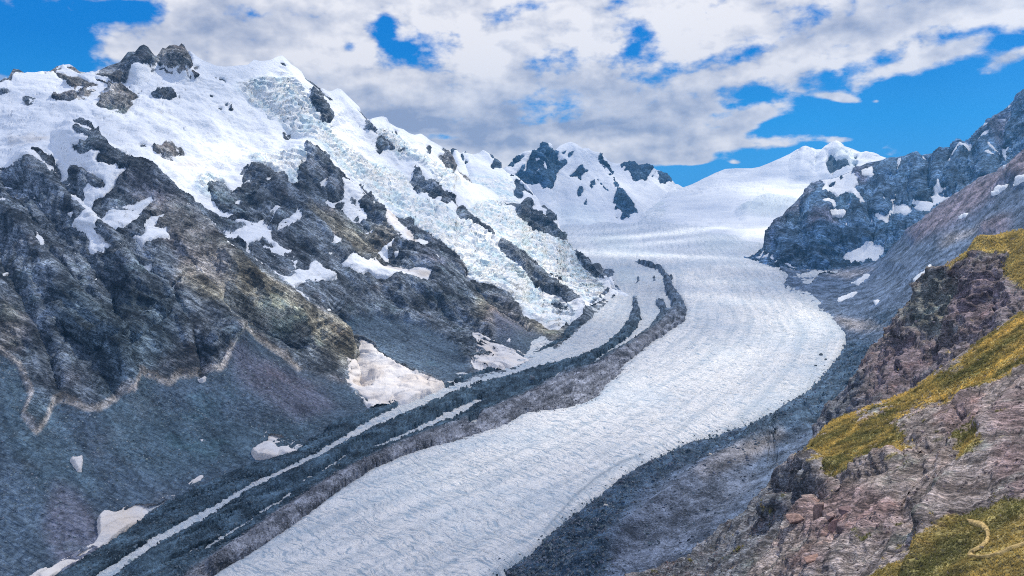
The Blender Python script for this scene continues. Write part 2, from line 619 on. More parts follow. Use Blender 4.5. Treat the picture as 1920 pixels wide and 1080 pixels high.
def snow_material(name, bd=3.0):
    """old snow; where the vertex alpha is high it turns into broken blue-white ice"""
    m, t, b, pos = mat_base(name, 0.7, 0.25)
    a = t.n('ShaderNodeAttribute', attribute_name='Col')
    ice = a.outputs['Alpha']
    n1 = t.noise(t.vm('MULTIPLY', pos, (1, 1, 2.2)), 0.006, 6, 0.6)
    n2 = t.noise(pos, 0.05, 6, 0.7)
    c = t.mix(t.m('MULTIPLY', t.mr(n1, 0.50, 0.75), 0.35), a.outputs['Color'], (0.58, 0.66, 0.76, 1))
    lay = t.noise(t.vm('MULTIPLY', pos, (0.0016, 0.0016, 0.030)), 1.0, 6, 0.62, dist=0.5)
    line = t.mr(t.m('ABSOLUTE', t.m('SUBTRACT', lay, 0.5)), 0.0, 0.012, 0.30, 0.0)
    line = t.m('MULTIPLY', line, t.mr(t.noise(pos, 0.003, 2, 0.5), 0.50, 0.62))
    c = t.mix(line, c, (0.38, 0.46, 0.58, 1))
    w = t.noise(pos, 0.016, 4, 0.6)
    p2 = t.vm('ADD', pos, t.xyz(t.m('MULTIPLY', w, 150), t.m('MULTIPLY', w, -120), t.m('MULTIPLY', w, 90)))
    n0 = t.noise(p2, 0.008, 6, 0.62)
    rr_ = t.n('ShaderNodeVectorRotate', rotation_type='Z_AXIS')
    t.put(rr_.inputs['Vector'], pos); rr_.inputs['Angle'].default_value = R(41)
    nf = t.noise(t.vm('MULTIPLY', rr_.outputs[0], (0.009, 0.040, 0.030)), 1.0, 6, 0.66, dist=0.8)
    ci = t.mix(t.m('MULTIPLY', t.mr(n0, 0.47, 0.60), 0.8), (0.95, 0.95, 0.94, 1), (0.60, 0.77, 0.84, 1))
    ci = t.mix(t.m('MULTIPLY', t.mr(nf, 0.50, 0.64), 0.60), ci, (0.40, 0.57, 0.68, 1))
    ci = t.mix(0.22, ci, a.outputs['Color'], 'MULTIPLY')
    t.put(b.inputs['Base Color'], t.mix(ice, c, ci))
    h = t.m('ADD', t.m('MULTIPLY', n1, 2.2), t.m('MULTIPLY', n2, 0.6))
    h = t.m('ADD', h, t.m('MULTIPLY', ice, t.m('ADD', t.m('MULTIPLY', nf, 1.3), n0)))
    bump(t, b, h, bd)
    return m


MAT_SNOW = snow_material("old_snow", 7.0)
MAT_SERAC = MAT_SNOW


def glacier_material():
    m, t, b, pos = mat_base("glacier_ice", 0.7, 0.3)
    a = t.n('ShaderNodeAttribute', attribute_name='flow')
    fl = a.outputs['Vector']
    wn = t.noise(pos, 0.006, 4, 0.6)
    f2 = t.vm('ADD', fl, t.xyz(0.0, t.m('MULTIPLY', wn, 120.0), 0.0))
    tr = t.noise(t.vm('MULTIPLY', f2, (0.018, 0.11, 0.0)), 1.0, 5, 0.65)      # cracks across the flow
    lg = t.noise(t.vm('MULTIPLY', fl, (0.035, 0.0022, 0.0)), 1.0, 4, 0.6)     # bands along it
    fine = t.noise(pos, 0.09, 6, 0.75)
    c = attr_col(t)
    c = t.mix(t.m('MULTIPLY', t.mr(lg, 0.47, 0.66), 0.55), c, (0.42, 0.50, 0.58, 1))
    c = t.mix(t.m('MULTIPLY', t.mr(tr, 0.50, 0.62), 0.72), c, (0.24, 0.36, 0.48, 1))
    c = t.mix(t.m('MULTIPLY', t.mr(fine, 0.54, 0.66), 0.60), c, (0.25, 0.35, 0.45, 1))
    big = t.noise(pos, 0.0022, 4, 0.55)
    c = t.mix(t.m('MULTIPLY', t.mr(big, 0.45, 0.65), 0.35), c, (0.46, 0.58, 0.70, 1))
    t.put(b.inputs['Base Color'], c)
    h = t.m('SUBTRACT', t.m('MULTIPLY', fine, -1.0), t.m('MULTIPLY', tr, 1.2))
    bump(t, b, h, 7.0)
    return m


MAT_GLACIER = glacier_material()

#@@DATA
# ------------------------------------------------------------------ slopes and peaks
SNOW = np.array([0.76, 0.81, 0.87]); ICE = np.array([0.66, 0.80, 0.84]); DIRTY = np.array([0.56, 0.50, 0.44])


class Slope:
    """a mountain side: a sheet of points between a foot line and a skyline, each with its own distance"""
    def __init__(self, x0, x1, sp, top, bot, ctrl, ridge=(), sp_y=None):
        self.cols = np.arange(x0, x1 + sp, sp)
        tp = interp_pts(top, self.cols); bt = interp_pts(bot, self.cols)
        bt = np.maximum(bt, tp + 4)
        self.nr = int((bt - tp).max() / (sp_y or sp)) + 2
        self.nc = len(self.cols)
        t = np.linspace(0, 1, self.nr)[:, None]
        self.py = bt[None] * (1 - t) + tp[None] * t
        self.px = np.broadcast_to(self.cols[None], self.py.shape).copy()
        cxy, cy = [], []
        for c in ctrl:
            x, y = c[0], c[1]
            d = c[2] if len(c) > 2 and c[2] else float(yground(np.array([float(x)]), np.array([float(y)]))[0])
            cxy.append((x, y)); cy.append(math.log(d))
        self.Y = np.exp(tps(cxy, np.array(cy))(self.px, self.py))
        self.mpp = self.Y / FPX                      # metres per photo pixel
        P = place(self.px, self.py, self.Y)
        if ridge:
            P = P + normals(P) * (look(tents(ridge), self.px, self.py) * self.fade())[..., None]
        self.P = P
        self.N = normals(P)
        j = np.stack([self.px / 9.0, self.py / 6.0, np.zeros_like(self.px)], -1)
        self.wx = self.px + fbm(j, 1.0, 4, 0.75) * 5.0
        self.wy = self.py + fbm(j + 31.0, 1.0, 4, 0.75) * 4.0

    def fade(self):
        t = np.linspace(0, 1, self.nr)[:, None]
        return 0.06 + 0.94 * (1 - smooth(t, 0.95, 1.0))

    def at(self, img, warp=True):
        return look(img, self.wx if warp else self.px, self.wy if warp else self.py)

    def paint(self, base, zones):
        col = np.empty(self.P.shape); col[:] = base
        for img, c, k in zones:
            a = (self.at(img) * k)[..., None]
            col = col * (1 - a) + np.array(c) * a
        return col

    def mesh(self, disp, back=True, drop=0.9):
        V = self.P + self.N * disp[..., None]
        rows = [V]
        if back:
            top = V[-1]
            d = top - CAM; d[:, 2] = 0; d /= np.linalg.norm(d, axis=1)[:, None]
            m = self.mpp[-1]
            acc = np.zeros(len(top))
            for k, step in enumerate((3, 8, 20, 45, 90, 180, 350)):
                acc = acc + step * m
                q = top + d * acc[:, None]
                q[:, 2] = top[:, 2] - acc * drop
                q += fbm(q, 200.0, 3)[:, None] * (m * step * 0.35)[:, None]
                q[:, 2] = np.maximum(q[:, 2], -25)
                rows.append(q[None])
        return np.concatenate(rows, 0)


def edge_dilate(m):
    o = m.copy()
    o[1:] |= m[:-1]; o[:-1] |= m[1:]; o[:, 1:] |= m[:, :-1]; o[:, :-1] |= m[:, 1:]
    return o


def snow_children(S, parent, m, disp, col, mat, ice=None, min_verts=14, big=9000, label=None):
    """split a snow or ice cover into its separate patches, each one an object"""
    solid = m > 0.42
    lab = components(solid)
    ids, cnt = np.unique(lab[solid], return_counts=True)
    V = (S.P + S.N * disp[..., None]).reshape(-1, 3)
    iw = np.zeros(m.shape) if ice is None else ice
    C = np.concatenate([col, iw[..., None]], -1).reshape(-1, 4)
    bits = np.zeros(m.shape, bool)
    for i, n in sorted(zip(ids, cnt), key=lambda q: -q[1]):
        if n < min_verts:
            bits |= lab == i
            continue
        reg = edge_dilate(edge_dilate(lab == i)) & ((lab == 0) | (lab == i))
        rr = np.flatnonzero(reg.any(1)); cc = np.flatnonzero(reg.any(0))
        r0, r1, c0, c1 = rr[0], rr[-1] + 1, cc[0], cc[-1] + 1
        q = reg[r0:r1, c0:c1]
        keep = q[:-1, :-1] & q[1:, :-1] & q[:-1, 1:] & q[1:, 1:]
        if not keep.any():
            continue
        idx = (np.arange(r0, r1)[:, None] * S.nc + np.arange(c0, c1)[None])
        def mk(kp, nm, mt):
            if kp.sum() < 3:
                return
            F = np.stack([idx[:-1, :-1], idx[:-1, 1:], idx[1:, 1:], idx[1:, :-1]], -1)[kp]
            V2, F2, C2 = compact(V, F, C)
            o = obj(nm, mesh_np(nm, V2, F2, mt, C2), parent)
        if ice is not None and n > 500:
            ic = ice[r0:r1, c0:c1][:-1, :-1] > 0.5
            mk(keep & ~ic, 'snowfield' if n > big else 'snow_patch', mat)
            mk(keep & ic, 'icefall', MAT_SERAC)
        else:
            mk(keep, 'snowfield' if n > big else 'snow_patch', mat)
    q = edge_dilate(bits) & ((lab == 0) | bits)
    kp = q[:-1, :-1] & q[1:, :-1] & q[:-1, 1:] & q[1:, 1:]
    if kp.sum() > 20:
        V2, F2, C2 = compact(V, grid_faces(S.nr, S.nc, kp), C)
        obj('snow_flecks', mesh_np('snow_flecks', V2, F2, mat, C2), parent, kind='stuff')


def flecks(S, m, img_wide, amount=0.8, wl=26.0, seed=300):
    """thin snow left on ledges near the larger patches"""
    n = np.array([0.35, -0.45, 0.82])
    h = (S.P @ n)
    Q = np.stack([S.P[..., 0] / 3.5, S.P[..., 1] / 3.5, h * 1.5], -1)
    f = fbm(Q, wl, 3, 0.6, seed=seed)
    near_ = smooth(look(img_wide, S.px, S.py), 0.10, 0.65)
    return np.maximum(m, smooth(f, 0.42 - 0.34 * near_, 0.58 - 0.34 * near_) * near_ * amount)


def label(o, text, cat=None, kind='structure', group=None):
    o['label'] = text
    if cat: o['category'] = cat
    if kind: o['kind'] = kind
    if group: o['group'] = group


# ================================================================== LEFT MASSIF
TOP1 = [(-160, 175), (-60, 160), (0, 152), (8, 146), (15, 147), (25, 129), (35, 130), (48, 138), (65, 139), (80, 136), (95, 133), (108, 124), (115, 125), (123, 123), (130, 122),
        (140, 127), (150, 135), (165, 137), (178, 137), (200, 125), (225, 116), (230, 110), (240, 98), (250, 97), (253, 98), (262, 88), (270, 85), (278, 89),
        (285, 99), (292, 106), (297, 101), (305, 90), (310, 92), (318, 85), (328, 85), (335, 88), (340, 82), (345, 85), (350, 95), (358, 100), (370, 110), (382, 117),
        (395, 122), (405, 126), (420, 127), (440, 125), (462, 124), (475, 114), (487, 117), (505, 115), (520, 108), (527, 107), (535, 114), (543, 123), (555, 130),
        (562, 136), (572, 147), (585, 155), (595, 163), (602, 167), (610, 172), (620, 173), (630, 168), (637, 170), (650, 183), (663, 195), (673, 205), (680, 215),
        (690, 226), (700, 223), (713, 220), (722, 222), (730, 234), (740, 240), (755, 245), (765, 252), (775, 255), (787, 253), (795, 258), (805, 266), (815, 271),
        (826, 277), (833, 277), (840, 285), (848, 296), (853, 312), (862, 320), (876, 330), (886, 345), (900, 349), (925, 361), (940, 375), (950, 383), (958, 381),
        (975, 383), (985, 372), (992, 369), (1002, 385), (1012, 388), (1020, 384), (1030, 394), (1040, 406), (1046, 425), (1052, 447), (1060, 465), (1080, 483), (1100, 498),
        (1120, 513), (1137, 529), (1160, 545), (1195, 565)]
BOT1 = [(-160, 1230), (70, 1145), (190, 1070), (330, 975), (480, 905), (600, 855), (720, 795), (835, 748), (960, 715), (1050, 670), (1100, 635), (1160, 585), (1195, 580)]
CT1 = [(70, 1106), (190, 1036), (330, 941), (480, 872), (600, 815), (720, 762), (835, 718), (960, 690), (1050, 645), (1100, 605), (1160, 550), (1137, 530), (-150, 1180),
       (0, 150, 4000), (130, 125, 4300), (270, 88, 4700), (340, 85, 4750), (440, 125, 5000), (525, 108, 5500), (635, 170, 6000), (715, 220, 6500), (790, 255, 7100), (826, 277, 7400),
       (900, 349, 7300), (950, 383, 7300), (992, 369, 7500), (1042, 408, 7200), (1080, 484, 6300),
       (0, 330, 3150), (200, 330, 3250), (400, 300, 4050), (600, 300, 4750), (200, 220, 3850), (60, 230, 3600), (420, 380, 3650), (560, 350, 4250), (480, 200, 4900),
       (500, 450, 3350), (300, 500, 2700), (0, 500, 2350), (150, 600, 2250), (20, 700, 1950), (130, 750, 1960), (250, 735, 2080), (0, 900, 1600), (360, 700, 2250), (470, 628, 2600),
       (650, 660, 2900), (700, 540, 3550), (800, 500, 3950), (900, 560, 4000), (950, 480, 4900), (850, 400, 5300), (700, 400, 4700), (600, 560, 3050), (600, 700, 2620), (-150, 400, 2700),
       (1000, 540, 4700), (1040, 480, 5700)]
RG1 = [([(142, 265), (190, 310), (240, 330), (300, 370), (350, 420), (400, 480), (460, 540), (520, 580), (600, 620), (660, 665)], 55, 45),
       ([(470, 330), (560, 420), (640, 480), (700, 520), (800, 560)], 45, 42),
       ([(563, 290), (620, 340), (690, 400), (760, 470), (850, 560), (960, 640)], 50, 40),
       ([(770, 320), (850, 410), (930, 470), (1000, 530), (1090, 590)], 45, 26),
       ([(925, 362), (1000, 400), (1060, 470), (1140, 530)], 30, 22),
       ([(60, 320), (140, 410), (200, 470), (240, 530), (300, 560), (380, 660), (440, 640)], 55, 40),
       ([(0, 400), (60, 470), (120, 560), (200, 640), (240, 720)], 40, 35),
       ([(215, 560), (225, 610), (250, 700)], -32, 14), ([(0, 480), (50, 560), (90, 640), (110, 720)], -34, 22),
       ([(320, 560), (360, 640), (380, 690)], -38, 18), ([(630, 590), (655, 650), (680, 700)], -45, 26),
       ([(100, 330), (180, 400), (240, 460), (330, 530)], -35, 30), ([(870, 520), (930, 580), (990, 615)], -28, 12),
       ([(90, 470), (150, 540), (230, 600)], -26, 16), ([(420, 560), (480, 600), (560, 650)], -24, 18),
       ([(105, 590), (170, 650), (230, 640), (310, 590)], 30, 10), ([(105, 605), (170, 663), (230, 655), (310, 603)], -18, 8),
       ([(240, 300), (320, 350), (420, 400)], -20, 20),
       ([(270, 86), (270, 120), (255, 150)], 55, 22), ([(332, 84), (330, 118), (345, 138)], 55, 20), ([(240, 100), (225, 150)], 30, 14), ([(296, 104), (300, 122)], -30, 10),
       ([(527, 108), (560, 145), (600, 190), (625, 215)], 40, 26), ([(637, 170), (680, 225), (740, 290), (800, 330)], 34, 26),
       ([(790, 256), (840, 300), (900, 345)], 30, 16), ([(580, 190), (610, 240)], 30, 14), ([(440, 130), (480, 180), (560, 260)], -30, 26),
       ([(700, 250), (760, 320), (830, 360)], -22, 18),
       ([(115, 590), (120, 640), (100, 700)], -22, 10)]
RG1 = [(a, b * 1.3, c) for a, b, c in RG1]
L1 = Slope(-150, 1192, 1.75, TOP1, BOT1, CT1, RG1)

SNOWA = [[(-170, 100), (400, 40), (600, 90), (870, 250), (1010, 360), (1080, 460), (1150, 520), (1210, 570), (1150, 556), (1110, 577), (1090, 590), (1092, 602), (1070, 608), (1045, 622),
          (1030, 622), (1005, 606), (985, 600), (960, 570), (938, 548), (905, 537), (880, 525), (868, 505), (845, 482), (820, 462), (795, 445), (775, 438), (758, 425), (738, 412),
          (722, 402), (706, 385), (692, 370), (680, 363), (660, 356), (650, 350), (635, 345), (625, 330), (612, 320), (605, 305), (590, 297), (580, 290), (565, 285),
          (563, 290), (565, 302), (571, 312), (560, 318), (555, 330), (558, 345), (553, 350), (540, 345), (525, 332), (515, 329), (500, 322), (487, 322), (475, 328), (462, 330), (455, 335), (453, 345),
          (453, 358), (445, 361), (435, 363), (427, 357), (420, 350), (410, 346), (395, 347), (385, 355), (388, 362), (400, 375), (410, 385), (420, 392), (435, 399), (443, 408),
          (430, 408), (420, 405), (405, 400), (395, 397), (385, 400), (375, 402), (365, 398), (345, 390), (330, 381), (318, 376), (310, 370), (300, 362), (288, 350), (278, 342),
          (265, 333), (250, 327), (240, 325), (228, 324), (215, 315), (200, 303), (190, 293), (180, 285), (170, 276), (155, 272), (148, 265), (143, 265), (143, 270), (147, 275),
          (155, 282), (168, 287), (165, 293), (160, 292), (152, 293), (145, 292), (136, 287), (145, 298), (155, 305), (165, 307), (185, 312), (190, 315), (183, 318), (185, 325),
          (200, 330), (215, 332), (218, 338), (235, 341), (235, 345), (225, 345), (218, 350), (215, 358), (205, 365), (203, 368), (190, 370), (178, 371), (175, 380), (165, 377),
          (157, 382), (170, 391), (180, 398), (190, 401), (187, 391), (205, 386), (225, 390), (235, 389), (250, 389), (265, 385), (282, 382), (281, 388), (290, 387), (275, 394),
          (265, 402), (264, 407), (270, 412), (262, 415), (250, 422), (240, 430), (228, 430), (215, 427), (203, 430), (200, 438), (195, 443), (188, 440), (178, 434), (165, 424), (150, 415),
          (138, 408), (132, 395), (125, 382), (113, 372), (108, 361), (100, 350), (88, 343), (78, 330), (65, 320), (50, 322), (20, 320), (0, 323), (-170, 320)]]
ROCKS1 = [[(0, 168), (15, 170), (20, 177), (12, 181), (0, 182), (-20, 180), (-20, 168)], [(97, 187), (103, 178), (115, 183), (130, 180), (142, 181), (146, 186), (142, 193), (132, 195), (120, 191), (105, 189)],
          [(147, 174), (155, 172), (164, 174), (162, 180), (150, 180)], [(50, 185), (60, 187), (65, 190), (56, 192), (50, 189)],
          [(12, 150), (18, 140), (25, 128), (35, 128), (50, 138), (38, 137), (27, 136), (23, 145), (23, 152)], [(-30, 160), (0, 150), (10, 145), (12, 150), (0, 155), (-30, 166)],
          [(78, 139), (95, 130), (108, 122), (118, 129), (113, 132), (105, 131), (108, 140), (100, 134), (85, 139)],
          [(120, 124), (130, 120), (142, 126), (150, 134), (170, 137), (150, 139), (138, 133), (128, 128)],
          [(104, 136), (120, 140), (130, 147), (150, 143), (155, 148), (170, 157), (188, 162), (172, 166), (160, 169), (152, 163), (148, 165), (138, 167), (132, 168), (122, 152), (112, 148)],
          [(177, 147), (185, 150), (200, 158), (215, 160), (222, 162), (208, 163), (195, 158), (182, 152)],
          [(202, 168), (215, 166), (230, 162), (240, 170), (252, 175), (260, 184), (250, 192), (240, 197), (235, 200), (236, 207), (225, 207), (205, 210), (198, 206), (188, 207), (180, 200),
           (188, 195), (187, 188), (195, 184), (205, 180), (207, 175)],
          [(283, 184), (292, 177), (300, 172), (312, 170), (322, 173), (331, 182), (322, 189), (310, 191), (295, 189)], [(255, 172), (270, 178), (290, 175), (288, 180), (270, 181), (258, 176)],
          [(175, 140), (200, 125), (215, 118), (226, 112), (240, 96), (253, 96), (262, 86), (272, 83), (280, 88), (292, 105), (293, 115), (290, 125), (280, 127), (270, 136), (265, 140), (255, 145),
           (240, 155), (235, 158), (225, 160), (212, 155), (203, 148)],
          [(296, 101), (305, 88), (310, 90), (318, 83), (332, 84), (340, 80), (346, 86), (352, 96), (360, 112), (356, 130), (350, 140), (340, 137), (325, 134), (313, 125), (307, 118), (298, 120), (292, 113)],
          [(362, 128), (373, 124), (372, 130), (362, 133)], [(352, 139), (360, 142), (370, 155), (360, 148), (354, 143)], [(402, 140), (405, 147), (418, 147), (433, 160), (425, 157), (412, 150), (405, 155)],
          [(404, 204), (414, 210), (410, 212)], [(419, 198), (430, 205), (433, 214), (425, 211), (420, 207)], [(384, 179), (397, 184), (398, 188)],
          [(523, 119), (530, 123), (535, 130), (527, 127)],
          [(565, 136), (572, 142), (585, 154), (600, 164), (605, 175), (615, 187), (622, 197), (612, 191), (600, 179), (590, 168), (578, 156), (570, 146)],
          [(574, 173), (583, 172), (592, 180), (600, 190), (598, 196), (590, 193), (597, 207), (607, 217), (613, 225), (612, 232), (612, 240), (597, 237), (597, 228), (590, 217), (582, 205), (576, 192), (580, 182)],
          [(545, 188), (553, 195), (560, 202), (570, 212), (569, 216), (560, 208), (553, 200)], [(497, 213), (505, 217), (511, 226), (503, 222)], [(538, 248), (545, 255), (546, 262), (540, 257)],
          [(667, 206), (678, 208), (687, 222), (696, 233), (685, 228), (673, 217)], [(677, 231), (685, 231), (690, 240), (700, 250), (708, 258), (690, 248), (680, 250), (678, 240)],
          [(721, 222), (728, 232), (731, 238), (724, 230)],
          [(700, 270), (706, 258), (713, 265), (725, 275), (733, 283), (738, 290), (725, 288), (715, 285), (710, 292), (703, 285)], [(741, 285), (750, 286), (758, 290), (768, 297), (760, 295), (748, 290), (743, 293)],
          [(737, 243), (745, 250), (747, 258), (740, 252)], [(798, 276), (806, 273), (805, 285), (805, 293), (800, 290)],
          [(828, 285), (830, 276), (836, 278), (845, 290), (851, 305), (853, 315), (862, 322), (867, 330), (885, 338), (893, 348), (898, 350), (890, 346), (875, 343), (865, 333), (855, 322), (845, 317), (832, 320),
           (835, 308), (824, 300), (820, 292), (830, 295)],
          [(767, 318), (775, 328), (782, 338), (790, 350), (795, 357), (800, 365), (798, 372), (785, 370), (775, 360), (768, 348), (772, 338)],
          [(795, 352), (805, 355), (812, 362), (820, 370), (830, 375), (845, 382), (850, 392), (858, 400), (872, 420), (890, 437), (905, 447), (930, 467), (912, 457), (893, 446), (875, 432), (858, 424), (850, 415),
           (848, 408), (855, 400), (845, 388), (835, 385), (838, 395), (828, 398), (822, 390), (827, 380), (812, 383), (803, 378), (800, 372)],
          [(817, 354), (830, 363), (836, 371), (825, 362)],
          [(930, 467), (945, 470), (960, 480), (978, 490), (985, 500), (1000, 515), (1020, 530), (1040, 545), (1060, 560), (1085, 575), (1098, 582), (1068, 584), (1052, 572), (1036, 566), (1022, 563), (1010, 551), (1002, 550), (992, 538), (985, 530),
           (968, 512), (945, 495), (933, 485), (928, 475)],
          [(923, 358), (932, 365), (945, 375), (960, 377), (972, 382), (985, 370), (992, 366), (1002, 383), (1002, 388), (995, 392), (994, 396), (1003, 403), (1010, 405), (1014, 414), (1022, 424),
           (1035, 433), (1045, 445), (1060, 460), (1075, 475), (1090, 487), (1110, 503), (1130, 520), (1147, 535), (1125, 531), (1110, 522), (1095, 508), (1080, 492), (1065, 475), (1050, 462),
           (1035, 453), (1025, 445), (1010, 442), (995, 435), (985, 425), (975, 415), (968, 405), (966, 395), (960, 388), (948, 387), (935, 372)],
          [(1014, 386), (1025, 383), (1035, 397), (1044, 408), (1040, 420), (1028, 423), (1018, 415), (1022, 405), (1026, 397), (1018, 392)],
          [(1136, 528), (1160, 544), (1185, 556), (1160, 549), (1140, 536)],
          # islands of the left snowfield
          [(137, 248), (143, 245), (152, 248), (162, 252), (172, 255), (178, 261), (172, 267), (160, 263), (148, 258), (140, 252)], [(174, 252), (182, 252), (190, 260), (185, 263), (177, 259)],
          [(63, 300), (75, 294), (82, 300), (98, 300), (104, 306), (96, 313), (85, 314), (72, 307), (64, 303)], [(94, 318), (105, 317), (107, 323), (99, 327), (95, 324)],
          [(109, 346), (115, 337), (125, 338), (135, 335), (132, 328), (140, 320), (152, 324), (160, 325), (168, 335), (180, 341), (192, 347), (198, 355), (190, 358), (178, 355), (170, 348), (160, 350),
           (155, 352), (160, 360), (155, 367), (145, 360), (140, 355), (128, 359), (115, 359), (109, 352)],
          [(285, 277), (287, 273), (297, 274), (305, 275), (306, 268), (315, 268), (325, 273), (330, 280), (341, 285), (335, 289), (328, 294), (320, 295), (310, 293), (303, 290), (295, 289), (288, 284)],
          [(255, 272), (270, 273), (285, 276), (270, 276)],
          [(118, 277), (121, 277), (119, 280)], [(350, 382), (358, 384), (356, 388), (351, 386)], [(361, 380), (368, 382), (366, 387), (361, 385)], [(374, 393), (378, 393), (377, 397)],
          [(180, 238), (192, 241), (196, 243), (185, 243)], [(460, 323), (466, 325), (463, 329)],
          # debris in the icefalls
          [(1030, 575), (1050, 580), (1075, 592), (1060, 592), (1040, 584)], [(1020, 522), (1040, 527), (1060, 537), (1045, 535), (1025, 527)], [(1060, 543), (1080, 550), (1092, 556), (1072, 553)],
          [(745, 425), (758, 418), (768, 420), (775, 432), (768, 437), (755, 433)], [(772, 455), (785, 453), (800, 460), (795, 470), (782, 467)]]
